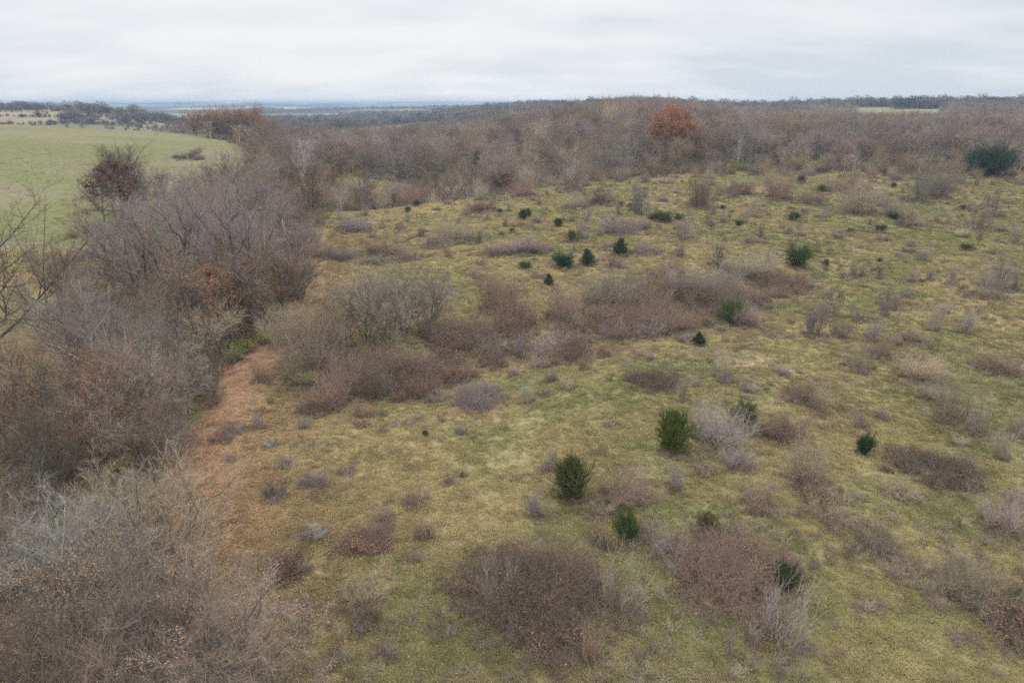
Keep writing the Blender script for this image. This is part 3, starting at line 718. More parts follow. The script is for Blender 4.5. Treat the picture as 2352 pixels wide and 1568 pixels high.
R = np.array([(a, b, h) for a, b, h, k, ck in REST])
tints = []
for a, b, h, k, ck in REST:
    c = np.array(COLS[ck]) * (1.0 + .20 * rng.standard_normal()) * np.array([1.0, .985, .96])
    pn = float(vnoise(a, b, 34, 77))
    c = c * (1 + .5 * pn)
    if vnoise(a, b, 22, 78) > .33: c = c * .7 + np.array([.24, .235, .12]) * .3
    c = c.clip(.06, .6)
    if k in ('leafy_brown',): c = c * .45 + np.array([.30, .15, .08]) * .55
    elif k == 'leafy_buff': c = c * .6 + np.array([.38, .24, .14]) * .4
    elif k in ('gold', 'leafy_pink', 'russet_dense', 'dark_red'): c = np.array([.34, .16, .08])
    tints.append(c)
zz = zw = H(R[:, 0], R[:, 1])
instanced('distant_wood', np.stack([R[:, 0], R[:, 1], zz], 1), R[:, 2] / 10 * (.80 + .5 * rng.random(len(R))), rng.random(len(R)) * 6.28, np.array(tints), lods, 'mass of grey-brown bare wood stretching back to the right skyline', 'wood', scz=R[:, 2] / 10)

# woods of the far hills
def far_mesh(seed):
    r = np.random.default_rng(seed); g = Geo()
    n = 420; p = r.normal(size=(n, 3)); p = unit(p) * (r.random((n, 1)) ** .45)
    ell = np.array([4.6, 4.6, 4.2]); p = p * ell * (1 + .25 * np.sin(p[:, :1] * 2 + seed)) + np.array([0, 0, 5.4])
    leaves(g, r, p, .62, 0)
    tr = Br([[0, 0, -.5]], [[0, 0, 1]], 5, .22, .1); tr.tubes(g, 1, 4, 1)
    an = r.random(10) * 6.28
    b = Br(np.repeat([[0, 0, 2.5]], 10, 0), np.stack([np.cos(an), np.sin(an), 1.2 + r.random(10)], 1), 5.5, .12, .04); b.tubes(g, 1, 3, 1)
    return g.mesh('far_tree', [M['far_twigs'], M['far_bark']])
fars = [hidden_source('far_tree', far_mesh(200 + i)) for i in range(4)]
P = []
y = 560.0
while y < 3000:
    s = 8.5 if y < 900 else 10 if y < 1500 else 14
    X = np.arange(-.86 * y, .86 * y, s); px = X + rng.uniform(-.5, .5, len(X)) * s; py = y + rng.uniform(-.5, .5, len(X)) * s
    m = far_wood(px, py) & (rng.random(len(px)) < .93) & ~inpoly(px, py, WOODPOLY)
    P.append(np.stack([px[m], py[m]], 1)); y += s * 1.15
# low bushes and hedge lines on the rough fields beyond the green one
yq = rng.uniform(640, 1000, 700); aq = rng.uniform(-.86, -.36, 700); kq = (fbm(aq * yq, yq * .4, 50, 85) > -.1); P.append(np.stack([aq * yq, yq], 1)[kq]); NLOW = int(kq.sum()); LOW0 = sum(len(q) for q in P) - NLOW
for y0, y1, a0, a1 in ((690, 720, -.80, -.45), (780, 760, -.86, -.5), (900, 840, -.6, -.40)):
    t = rng.random(150); P.append(np.stack([(a0 + (a1 - a0) * t) * (y0 + (y1 - y0) * t), (y0 + (y1 - y0) * t) + rng.normal(0, 2, 150)], 1)); NLOW += 150
# the skyline rows
for yy, a0, a1, s in ((905, .03, .86, 5), (925, .03, .86, 6), (960, .1, .86, 7), (880, -.86, -.47, 7), (900, -.86, -.5, 7)):
    X = np.arange(a0 * yy, a1 * yy, s); P.append(np.stack([X + rng.normal(0, 2, len(X)), yy + rng.normal(0, 6, len(X))], 1))
P = np.concatenate(P); n = len(P)
print('far trees', n)
sc = (.92 + .26 * rng.standard_normal(n) + .25 * fbm(P[:, 0], P[:, 1], 60, 80)).clip(.5, 1.8)
sc[LOW0:LOW0 + NLOW] *= rng.uniform(.22, .5, NLOW); sc_far = sc
ft = np.array([.215, .172, .148])[None] * (1 + .14 * rng.standard_normal((n, 1))) * (1 + .3 * fbm(P[:, 0], P[:, 1], 45, 81)[:, None])
ever = (fbm(P[:, 0], P[:, 1], 30, 82) > .38) | (rng.random(n) < .04)
ft = np.where(ever[:, None], np.array([[.060, .085, .050]]), ft)
rus = (fbm(P[:, 0], P[:, 1], 40, 83) > .42)
ft = np.where(rus[:, None], np.array([[.26, .14, .09]]), ft)
instanced('far_hill_woods', np.concatenate([P, H(P[:, 0], P[:, 1])[:, None]], 1), sc, rng.random(n) * 6.28, ft.clip(.02, .6), fars, 'blue-grey woods covering the far hills below the horizon', 'woods')

# ------------------------------------------------------------------ shrubs
SP = {}
for s, (h, w, a, tw) in {'s': (.8, .55, 18, .0045), 'm': (1.5, 1.0, 26, .0055), 'l': (2.7, 1.9, 34, .0075)}.items():
    for i in range(3):
        SP[s, 'bush', i] = shrub_mesh(300 + i + ord(s), h, w, a, 9, 8, tw, upright=.5, n4=2 if s == 'l' else 0)
        SP[s, 'brush', i] = shrub_mesh(330 + i + ord(s), h, w, int(a * .7), 8, 6, tw * .9, upright=.75, n4=2 if s == 'l' else 0)
    SP[s, 'leafy', 0] = shrub_mesh(350 + ord(s), h, w, a, 8, 7, tw, leaf='russet', nleaf=700 if s != 'l' else 1600, lsize=.038)
    SP[s, 'leafy', 1] = shrub_mesh(353 + ord(s), h, w, a, 8, 7, tw, leaf='buff', nleaf=500 if s != 'l' else 1300, lsize=.038)
    SP[s, 'pink', 0] = shrub_mesh(356 + ord(s), h, w, a, 8, 7, tw, leaf='pink_brown', nleaf=1100 if s != 'l' else 2600, lsize=.04)
    SP[s, 'green', 0] = shrub_mesh(357 + ord(s), h, w, a, 8, 7, tw, leaf='yellow_green', nleaf=3200, lsize=.06)
SDIM = {'s': (.8, .55), 'm': (1.5, 1.0), 'l': (2.7, 1.9)}
SAP = [shrub_mesh(400 + i, 3.0, .62, 7, 11, 9, .0065, upright=.88, n4=2) for i in range(3)]
BR = [bramble_mesh(420 + i, 1.3, 1.0, .75, 110, nleaf=1300) for i in range(3)]
SOCC = []
def spx(u, v, wpx, hpx):
    """foot, radius and height of a bush whose picture is wpx wide, hpx tall and ends at the pixel v"""
    x, y, z, d = at(u, v); th = math.atan2(CAMZ - z, y); w = wpx * d / FP
    x, y, z, d = at(u, v - .33 * w * math.sin(th) * FP / d)
    w = wpx * d / FP; h = (hpx * d / FP - .5 * w * math.sin(th)) / math.cos(th)
    return x, y, w / 2, max(h, .26 * w, .3)
def shrub_at(x, y, rad, h, form='bush', ck='grey', look='bare shrub', label=None, group='bare shrubs dotted over the grassland', name=None, rot=None):
    s = 's' if rad < .75 else 'm' if rad < 1.5 else 'l'
    ks = [k for k in SP if k[0] == s and k[1] == form]; mt, ml = SP[ks[rng.integers(len(ks))]]
    h0, w0 = SDIM[s]
    SOCC.append((x, y, rad))
    nm = name or ('leafy_shrub' if ml else 'bare_shrub')
    return thing(nm, 'shrub', look, x, y, h, [mt] + ([ml] if ml else []), rng.random() * 6.28 if rot is None else rot, (rad / w0 * rng.uniform(.8, 1.1), rad / w0 * rng.uniform(.8, 1.1), h / h0), jcol(ck), group, label, lean=tuple(rng.normal(0, .11, 2)))
SLOOK = {'mauve': 'mauve-grey', 'grey': 'grey', 'brown': 'brown', 'tan': 'tan', 'dark': 'dark brown', 'rosy': 'rosy-brown', 'white': 'whitish', 'silver': 'silvery', 'straw': 'straw-coloured'}
def shrubpx(u, v, w, h, form='bush', ck='grey', **kw):
    x, y, rad, hh = spx(u, v, w, h)
    form_word = {'bush': 'bare shrub', 'brush': 'bare brush clump', 'leafy': 'shrub with dry leaves', 'pink': 'shrub with pinkish-brown leaves', 'green': 'yellow-green leafy bush'}[form]
    look = kw.pop('look', None) or (form_word if form == 'green' else SLOOK[ck] + ' ' + form_word)
    if w > 105: look = 'wide ' + look
    return shrub_at(x, y, rad, hh, form, ck, look, **kw)
def sapling_at(x, y, h, ck='tan', **kw):
    mt, _ = SAP[rng.integers(3)]; s = h / 3.0; SOCC.append((x, y, .5))
    return thing('sapling', 'sapling', 'tall upright sapling' if h > 3.4 else 'upright bare sapling', x, y, h, [mt], rng.random() * 6.28, (s * 1.15, s * 1.15, s), jcol(ck), 'saplings standing in the grassland', kw.get('label'))
def brambleat(x, y, rad, h, ck='rosy', label=None, look='low reddish bramble patch'):
    mt, ml = BR[rng.integers(3)]; SOCC.append((x, y, rad))
    return thing('bramble_patch', 'bramble', look, x, y, h, [mt, ml], rng.random() * 6.28, (rad / 1.3, rad / 1.3, h / .75), jcol(ck), 'reddish bramble patches', label)
def bramblepx(u, v, w, h, ck='rosy', **kw):
    x, y, rad, hh = spx(u, v, w, h); return brambleat(x, y, rad, max(min(hh, rad * 1.1), .4), ck, **kw)

# big bramble thickets, each with its own shape
def thicket(u, v, wpx, dpx, h, seed, label, ck='rosy', rot=0, nleaf=9000, leaf='bramble', nc=520, phrase=None):
    """(u, v) the middle of the footprint in the photo, wpx wide and dpx deep there"""
    x, y, z, d = at(u, v); _, y0, _, _ = at(u, v - dpx / 2); _, y1, _, _ = at(u, v + dpx / 2)
    rx = wpx / 2 * d / FP; ry = max((y0 - y1) / 2, .6)
    me = bramble_mesh(seed, rx, ry, h, nc, leaf, int(nleaf * 1.5), lsize=.044)
    SOCC.append((x, y, max(rx, ry) * .8))
    o = thing('bramble_thicket', 'thicket', 'bramble thicket', x, y, h, list(me), rot, (1, 1, 1), jcol(ck, .04), 'large bramble thickets', label)
    if phrase: landmark(phrase, o)
    return o
thicket(1225, 1395, 320, 230, 1.7, 501, 'largest dark red-brown bramble thicket, at the bottom centre of the meadow', 'dark', nleaf=13000, nc=720, phrase='the bottom-centre bramble thicket')
thicket(1665, 1325, 310, 170, 1.4, 502, 'broad reddish bramble thicket in the lower right with a cedar behind its corner', 'rosy', nleaf=12000, nc=640, phrase='the lower-right bramble thicket')
thicket(860, 860, 300, 75, 1.6, 503, 'pinkish-brown bramble band below the grey brush clump, by the swale', 'rosy', rot=.15, nleaf=6000, nc=800)
thicket(1060, 785, 180, 66, 1.9, 504, 'orange-brown leafy bramble thicket right of the grey brush clump', 'brown', leaf='pink_brown', nleaf=6500, nc=600, phrase='the orange-brown thicket')
thicket(1440, 740, 270, 66, 1.9, 505, 'long red-brown thicket in the middle of the swale', 'rosy', rot=.1, nleaf=9000, nc=850, phrase='the long mid-field thicket')
thicket(1640, 690, 250, 60, 2.0, 506, 'dark reddish thicket toward the upper end of the swale', 'rosy', rot=.15, nleaf=8000, nc=750)
thicket(1775, 650, 150, 50, 1.8, 507, 'narrow reddish thicket at the top of the swale below the round cedar', 'rosy', nleaf=4500, nc=450)
thicket(1500, 880, 140, 42, .9, 508, 'flat dark reddish bramble mat alone on the open slope right of centre', 'dark', nleaf=4000, nc=330, phrase='the flat bramble mat')
thicket(2150, 1085, 190, 75, 1.2, 509, 'broad dark brown bramble mound on the right-hand slope', 'dark', nleaf=6000, nc=520, phrase='the right-hand bramble mound')
thicket(855, 1245, 105, 60, 1.0, 510, 'purple-brown bramble mound left of the bottom-centre thicket', 'rosy', nleaf=3500, nc=300, phrase='the purple-brown mound')
thicket(1100, 925, 80, 50, 1.1, 511, 'dark purplish bramble clump in the middle of the slope below the swale', 'mauve', nleaf=600, nc=360, phrase='the dark purplish clump')

# single shrubs read off the photo: u, v of the foot, width, height in photo pixels
MAN = [(630, 1150, 55, 50, 'bush', 'dark'), (722, 1122, 60, 42, 'bush', 'mauve'), (797, 1092, 42, 28, 'bush', 'tan'), (655, 1075, 34, 26, 'bush', 'silver'), (620, 1030, 36, 24, 'bush', 'silver'), (592, 985, 34, 40, 'bush', 'mauve'), (526, 1062, 28, 20, 'bush', 'mauve'),
       (950, 1165, 62, 46, 'bush', 'rosy'), (600, 880, 46, 56, 'leafy', 'rosy'), (505, 1020, 50, 34, 'bush', 'rosy'), (540, 1000, 50, 34, 'bush', 'dark'), (700, 955, 50, 34, 'bush', 'rosy'), (750, 945, 55, 40, 'bush', 'rosy'), (880, 1205, 40, 42, 'bush', 'mauve'),
       (975, 1240, 46, 55, 'leafy', 'tan'), (838, 1400, 84, 90, 'brush', 'straw'), (850, 1440, 60, 50, 'bush', 'dark'), (1640, 1040, 120, 95, 'bush', 'white'), (1690, 1085, 80, 60, 'bush', 'mauve'), (1620, 1095, 60, 40, 'leafy', 'rosy'), (1738, 1182, 84, 74, 'bush', 'rosy'),
       (1430, 1165, 110, 80, 'bush', 'rosy'), (1380, 1190, 80, 40, 'bush', 'tan'), (1850, 1120, 110, 110, 'bush', 'tan'), (1870, 1160, 80, 60, 'leafy', 'rosy'), (1800, 1020, 110, 70, 'bush', 'rosy'), (2005, 1275, 110, 76, 'bush', 'brown'), (1915, 1215, 90, 86, 'brush', 'tan'),
       (2300, 1235, 120, 95, 'leafy', 'mauve'), (2185, 980, 110, 120, 'brush', 'tan'), (2245, 1010, 80, 100, 'brush', 'grey'), (2290, 865, 110, 60, 'leafy', 'dark'), (1965, 855, 76, 66, 'brush', 'tan'), (2016, 825, 60, 50, 'bush', 'brown'), (1872, 780, 60, 84, 'brush', 'grey'), (1925, 780, 50, 40, 'bush', 'mauve'),
       (1840, 925, 90, 44, 'bush', 'brown'), (1905, 728, 44, 36, 'bush', 'rosy'), (1300, 898, 36, 36, 'brush', 'straw'), (2200, 1400, 150, 110, 'bush', 'tan'), (2330, 1480, 140, 110, 'leafy', 'dark'), (1420, 1430, 120, 140, 'brush', 'straw'),
       (1540, 1300, 120, 90, 'brush', 'mauve'), (1380, 1260, 50, 60, 'leafy', 'rosy'), (2090, 790, 60, 36, 'bush', 'brown'), (2110, 880, 110, 60, 'bush', 'tan'), (2150, 925, 90, 40, 'bush', 'tan'), (2345, 1010, 60, 60, 'bush', 'tan'), (2060, 1150, 80, 50, 'bush', 'tan'), (1010, 925, 50, 34, 'bush', 'mauve'), (1060, 1000, 30, 20, 'bush', 'mauve'),
       (700, 990, 30, 22, 'bush', 'grey'), (832, 985, 36, 22, 'leafy', 'rosy'), (1265, 880, 36, 32, 'bush', 'rosy'), (1180, 865, 34, 30, 'brush', 'mauve'), (1405, 980, 28, 14, 'bush', 'grey'), (1490, 830, 24, 22, 'bush', 'grey'), (1600, 890, 22, 20, 'bush', 'mauve'), (1665, 880, 34, 28, 'bush', 'mauve'), (1720, 900, 40, 24, 'bush', 'silver'),
       (1800, 865, 34, 26, 'bush', 'silver'), (1975, 985, 30, 44, 'bush', 'mauve'), (2030, 970, 34, 34, 'bush', 'mauve'), (2100, 835, 50, 34, 'bush', 'brown'), (1575, 790, 60, 20, 'bush', 'mauve'), (1200, 1310, 120, 60, 'leafy', 'rosy'), (1140, 1420, 120, 120, 'brush', 'white'), (1330, 1370, 70, 90, 'pink', 'brown'), (1355, 1530, 44, 90, 'leafy', 'tan'),
       (1285, 1480, 90, 60, 'leafy', 'dark'), (1470, 1240, 60, 40, 'bush', 'rosy'), (960, 1290, 30, 20, 'bush', 'tan'), (720, 1240, 60, 30, 'bush', 'silver'), (2080, 1330, 90, 40, 'bush', 'brown'), (2010, 1400, 60, 30, 'bush', 'tan'), (1030, 1110, 24, 20, 'bush', 'grey'),
       # swale and its clump
       (712, 880, 150, 130, 'brush', 'tan'), (760, 820, 120, 110, 'bush', 'brown'), (660, 800, 100, 80, 'bush', 'tan'), (800, 900, 90, 90, 'brush', 'rosy'), (1170, 775, 110, 110, 'leafy', 'rosy'), (1140, 720, 90, 80, 'bush', 'rosy'), (1125, 830, 100, 60, 'brush', 'mauve'), (1195, 825, 90, 60, 'brush', 'mauve'), (1255, 825, 100, 60, 'brush', 'mauve'), (1300, 800, 80, 60, 'brush', 'rosy'),
       (1290, 740, 90, 70, 'bush', 'rosy'), (1330, 760, 90, 50, 'brush', 'tan'), (1375, 710, 90, 70, 'bush', 'tan'), (1420, 715, 100, 80, 'bush', 'grey'), (1495, 700, 80, 90, 'leafy', 'brown'), (1540, 690, 90, 60, 'bush', 'mauve'), (1600, 690, 90, 60, 'bush', 'grey'), (1660, 680, 80, 60, 'bush', 'grey'), (1535, 640, 80, 30, 'bush', 'rosy'), (1720, 640, 110, 60, 'bush', 'straw'), (1410, 785, 90, 50, 'brush', 'mauve'), (1480, 780, 90, 50, 'brush', 'mauve'), (1560, 765, 80, 40, 'bush', 'rosy'), (1020, 850, 110, 50, 'leafy', 'rosy'), (930, 870, 110, 60, 'bush', 'rosy'), (1700, 750, 60, 40, 'bush', 'mauve'),
       (1210, 750, 60, 60, 'leafy', 'rosy'), (1090, 790, 90, 70, 'pink', 'brown'), (1170, 730, 40, 60, 'pink', 'brown'), (1490, 740, 60, 40, 'pink', 'brown'), (1380, 745, 60, 40, 'pink', 'brown'),
       # upper field
       (815, 532, 84, 32, 'bush', 'mauve'), (707, 570, 66, 56, 'bush', 'mauve'), (747, 595, 50, 34, 'bush', 'brown'), (885, 590, 90, 26, 'bush', 'rosy'), (1105, 488, 74, 22, 'bush', 'rosy'), (1048, 560, 90, 50, 'brush', 'tan'), (1000, 570, 60, 40, 'brush', 'grey'), (1180, 585, 90, 28, 'bush', 'mauve'), (1238, 582, 60, 22, 'bush', 'rosy'), (1130, 590, 60, 16, 'bush', 'rosy'),
       (1420, 535, 90, 22, 'bush', 'mauve'), (1372, 470, 90, 24, 'bush', 'rosy'), (1320, 480, 60, 26, 'bush', 'tan'), (1470, 525, 60, 18, 'bush', 'rosy'), (1790, 460, 84, 56, 'bush', 'rosy'), (1692, 447, 60, 26, 'bush', 'rosy'), (1935, 445, 80, 36, 'bush', 'rosy'), (2110, 468, 74, 80, 'brush', 'grey'), (2150, 455, 60, 50, 'bush', 'grey'), (1975, 495, 96, 60, 'bush', 'tan'), (2168, 440, 90, 60, 'brush', 'tan'),
       (1612, 480, 56, 60, 'bush', 'rosy'), (1725, 502, 40, 44, 'brush', 'tan'), (1890, 500, 28, 26, 'brush', 'grey'), (1870, 470, 50, 20, 'bush', 'rosy'), (2052, 500, 36, 34, 'bush', 'mauve'), (1480, 585, 70, 30, 'brush', 'grey'), (1410, 618, 40, 26, 'bush', 'mauve'), (1725, 560, 50, 16, 'leafy', 'rosy'), (860, 610, 70, 24, 'brush', 'grey'), (940, 600, 60, 40, 'brush', 'tan'), (790, 600, 60, 30, 'bush', 'grey'), (720, 520, 50, 30, 'bush', 'brown'), (1200, 455, 50, 30, 'bush', 'rosy'), (1310, 440, 70, 30, 'brush', 'rosy'), (1240, 640, 40, 14, 'bush', 'rosy'), (1095, 640, 40, 20, 'bush', 'rosy'), (700, 640, 50, 40, 'bush', 'grey'), (2010, 470, 40, 24, 'bush', 'rosy'),
       (1960, 640, 46, 44, 'brush', 'grey'), (2040, 712, 60, 50, 'brush', 'grey'), (1862, 668, 44, 34, 'brush', 'grey'), (2262, 690, 84, 80, 'brush', 'grey'), (2312, 672, 60, 70, 'brush', 'grey'), (1970, 740, 34, 34, 'bush', 'grey'), (2280, 500, 44, 64, 'brush', 'brown'), (2250, 530, 70, 50, 'brush', 'rosy'),
       (433, 366, 56, 9, 'bush', 'dark'), (457, 368, 22, 12, 'bush', 'mauve'), (405, 363, 14, 8, 'bush', 'dark'), (240, 548, 40, 24, 'bush', 'mauve'), (150, 610, 60, 40, 'brush', 'tan'), (190, 640, 60, 40, 'bush', 'rosy'), (205, 600, 60, 24, 'bush', 'rosy')]
for m in MAN: shrubpx(*m)
o = shrubpx(1792, 1505, 130, 145, 'brush', 'white', label='pale fountain-shaped bare shrub with radiating stems below the lower-right thicket'); landmark('the fountain-shaped shrub', o)
o = shrubpx(655, 1345, 104, 78, 'leafy', 'dark', label='dark shrub with buff seed heads in the lower left meadow'); landmark('the seed-headed shrub', o)
# small trees of the tall grey clump
for u, v, h, k, ck in ((840, 780, 6.6, 'small_a', 'grey'), (900, 800, 7.0, 'small_b', 'grey'), (880, 770, 6.4, 'small_a', 'grey'), (975, 775, 6.2, 'small_b', 'dark'), (930, 765, 6.2, 'small_a', 'grey'), (800, 785, 5.0, 'small_b', 'tan'), (990, 745, 5.2, 'small_a', 'mauve')):
    treepx(k, u, v, h, ck, look=LOOK[ck].replace('bare tree', 'small tree'))
treepx('olive_low', 865, 815, 3.2, 'tan', label='olive leafy small tree at the foot of the grey brush clump'); LANDMARKS.append(('the grey brush clump', 900, 700, None))
# yellow-green bushes along the wood
for u, v, w, h in ((480, 850, 40, 34), (560, 815, 50, 34), (610, 790, 40, 30), (540, 835, 40, 30), (715, 485, 50, 26), (760, 482, 50, 24), (690, 500, 40, 24), (650, 740, 30, 22), (955, 384, 60, 20), (1035, 382, 60, 20), (985, 378, 50, 20), (1210, 452, 40, 14), (1820, 392, 50, 30), (1740, 398, 40, 22), (2070, 400, 80, 36), (1890, 442, 40, 24), (1870, 395, 70, 30), (1990, 395, 50, 30), (700, 885, 90, 36), (300, 1085, 70, 40), (150, 1250, 50, 40), (230, 1200, 60, 50), (440, 880, 40, 50), (425, 950, 40, 40), (820, 465, 50, 20), (1010, 440, 70, 22), (1100, 450, 60, 20)):
    shrubpx(u, v, w, h, 'green', 'tan', group='yellow-green bushes along the wood edge')
# saplings
for u, v, h in ((1470, 495, 6.2), (1345, 548, 3.6), (1330, 550, 3.0), (1572, 552, 4.0), (1560, 545, 3.0), (1465, 490, 4), (2100, 650, 2.6), (2180, 655, 2.6), (2020, 640, 2.2), (1630, 520, 2.2), (935, 510, 2.0), (1160, 520, 2.4), (2300, 660, 3.0), (2120, 600, 2.4), (1900, 690, 2.0), (1240, 470, 2.4), (875, 525, 2.2), (2140, 760, 3.0), (1560, 590, 2.4), (1390, 575, 2.0), (780, 505, 2.4), (1865, 770, 3.2), (1340, 850, 1.6), (2330, 560, 3), (1100, 560, 2.4), (1030, 590, 3.0), (1725, 730, 2.0), (1120, 505, 2.2)):
    x, y, z, d = at(u, v); sapling_at(x, y, h, ['tan', 'grey', 'rosy', 'mauve'][rng.integers(4)])

# ------------------------------------------------------------------ cedars
CP = {'cone': (2.0, cedar_mesh(601, 2.0, .62, .35, 130, leaders=1)), 'bush': (2.0, cedar_mesh(602, 2.0, .95, .8, 150, leaders=4)), 'round': (1.6, cedar_mesh(603, 1.6, 1.1, .9, 150, leaders=5)), 'bush2': (2.0, cedar_mesh(604, 2.0, .85, .75, 150, leaders=3)), 'sparse': (2.0, cedar_mesh(605, 2.0, 1.0, .7, 40, leaders=6, dens=.6)), 'big': (6.0, cedar_mesh(606, 6.0, 4.2, .9, 330, leaders=5, dens=1.6))}
CW = {'cone': .62, 'bush': .95, 'round': 1.1, 'bush2': .85, 'sparse': 1.0, 'big': 4.2}
def cedar(u, v, hpx, wpx, k='bush', col=(.098, .110, .038), look='small dark green cedar', label=None):
    x, y, z, d = at(u, v); th = math.atan2(CAMZ - z, y)
    rad = wpx / 2 * d / FP
    x, y, z, d = at(u, v - .45 * rad * math.sin(th) * FP / d)
    h = max((hpx * d / FP - .6 * rad * math.sin(th)) / math.cos(th), .35)
    h0, (mt, mf) = CP[k]; SOCC.append((x, y, rad))
    c = np.array(col) * (1 + .1 * rng.standard_normal())
    return thing('cedar_bush' if k != 'big' else 'cedar_tree', 'cedar', look, x, y, h, [mt, mf], rng.random() * 6.28, (rad / CW[k], rad / CW[k], h / h0), tuple(c), 'green cedars scattered over the grassland', label)
o = cedar(2268, 408, 52, 84, 'big', (.060, .092, .058), label='big dark blue-green cedar at the wood edge near the right side'); landmark('the big dark cedar', o)
o = cedar(1543, 1048, 92, 72, 'bush', (.095, .118, .030), label='tallest green cedar of the foreground, pointed, left of a whitish shrub'); landmark('the tallest foreground cedar', o)
o = cedar(1316, 1155, 100, 70, 'bush2', (.100, .115, .038), label='olive-green cedar with a blunt top, alone in the middle foreground'); landmark('the olive foreground cedar', o)
o = cedar(1706, 990, 60, 52, 'bush', (.09, .11, .035), label='spiky multi-stemmed cedar just behind the whitish shrub')
o = cedar(1438, 1256, 62, 56, 'round', (.090, .122, .036), label='bright green cedar at the left corner of the lower-right thicket'); landmark('the bright green cedar', o)
cedar(1804, 1368, 58, 52, 'round', (.055, .080, .030), label='shadow-dark cedar at the right corner of the lower-right thicket')  # green darkened to stand for the shadow it sits in
cedar(1620, 1222, 42, 40, 'bush2', (.14, .13, .05), label='dull olive cedar behind the lower-right bramble thicket')
o = cedar(1985, 1047, 40, 38, 'round', (.05, .085, .03), label='dark green cedar alone on the right-hand slope'); landmark('the lone right-hand cedar', o)
o = cedar(1678, 748, 48, 50, 'round', (.088, .114, .034), label='rounded green cedar just below the upper end of the swale thicket'); landmark('the rounded mid-field cedar', o)
cedar(1606, 797, 34, 24, 'cone', (.06, .085, .035), label='small upright cedar below the rounded mid-field cedar')
o = cedar(1833, 615, 38, 52, 'round', (.088, .120, .036), label='round green cedar at the top end of the swale thicket'); landmark('the round cedar atop the swale', o)
o = cedar(1649, 613, 40, 34, 'sparse', (.055, .085, .045), label='open ragged cedar on the upper slope left of the round cedar')
o = cedar(1423, 590, 42, 28, 'cone', (.055, .080, .050), label='conical cedar with open branches on the upper slope'); landmark('the conical cedar', o)
cedar(1350, 612, 40, 26, 'cone', (.07, .085, .045), label='narrow cedar beside a grey shrub, left of the conical cedar')
o = cedar(1291, 617, 27, 46, 'round', (.050, .090, .035), label='wide low cedar on the upper slope in mid-photo'); landmark('the wide low cedar', o)
for u, v, h, w, k in ((1205, 617, 13, 26, 'round'), (1262, 657, 28, 18, 'cone'), (942, 907, 17, 18, 'round'), (1201, 505, 22, 18, 'bush'), (1213, 499, 18, 14, 'bush'), (1282, 521, 18, 18, 'bush'), (1312, 558, 32, 34, 'sparse'), (1519, 511, 20, 44, 'round'), (1560, 508, 14, 22, 'round'), (937, 488, 12, 12, 'bush'), (957, 475, 13, 14, 'bush'), (1176, 536, 14, 14, 'sparse'), (1149, 491, 9, 12, 'round'), (1450, 476, 9, 14, 'bush'),
                   (1098, 386, 34, 18, 'bush'), (1823, 507, 18, 24, 'bush'), (1697, 519, 12, 14, 'bush'), (1951, 535, 12, 20, 'sparse'), (2022, 534, 14, 22, 'round'), (2052, 506, 15, 24, 'round'), (2218, 576, 14, 22, 'round'), (1897, 611, 14, 12, 'bush'), (2322, 1405, 50, 70, 'sparse'), (1357, 405, 28, 14, 'cone'), (978, 1002, 12, 12, 'bush'), (1062, 1096, 14, 14, 'sparse'), (2020, 602, 10, 8, 'cone'), (1733, 385, 14, 18, 'round'), (1886, 442, 16, 14, 'bush'), (1425, 475, 10, 10, 'bush'), (2215, 480, 8, 16, 'bush'), (1212, 560, 8, 10, 'bush'), (2052, 432, 12, 10, 'bush'), (1660, 480, 8, 10, 'bush'), (1840, 420, 14, 18, 'round'), (1495, 505, 12, 16, 'bush')):
    cedar(u, v, h, w, k, (.095, .108, .040))

# ------------------------------------------------------------------ more small shrubs by chance
def sfree(x, y, r):
    for a, b, q in SOCC:
        if (a - x) ** 2 + (b - y) ** 2 < (r + q) ** 2 * .8: return False
    return True
nrand = 0
for t in range(9000):
    if nrand >= 250: break
    y = 34 + 160 * rng.random() ** .75; x = rng.uniform(-.5, .95) * y
    u, v, d = pxsize(x, y, float(H(x, y)))
    if not (0 < u < 2390 and v < 1560): continue
    if wood_mask(np.array([x]), np.array([y]))[0] or seg_dist(np.array([x]), np.array([y]), PATH)[0] < 5: continue
    if float(np.interp(y, EDGE_Y, EDGE_X)) + 6 > x: continue
    dens = .25 + .5 * (x > 8) + .5 * float(fbm(x, y, 22, 90)) + .5 * (y > 120)
    if rng.random() > dens: continue
    rad = (.3 + .65 * rng.random() ** 1.8) * (1 + .3 * (y > 110))
    if not sfree(x, y, rad): continue
    nrand += 1; ck = ['grey', 'tan', 'rosy', 'mauve', 'brown', 'straw'][rng.integers(6)]; q = rng.random()
    if q < .40: sapling_at(x, y, rng.uniform(1.2, 2.8), ck)
    elif q < .55: brambleat(x, y, rad * 1.3, rng.uniform(.35, .6), ck if ck in ('rosy', 'brown', 'tan') else 'rosy')
    else:
        f = ['bush', 'brush', 'leafy'][rng.integers(3)]
        shrub_at(x, y, rad, rad * rng.uniform(.9, 1.5), f, ck, 'small ' + SLOOK[ck] + {'bush': ' bare shrub', 'brush': ' bare brush clump', 'leafy': ' shrub with dry leaves'}[f])
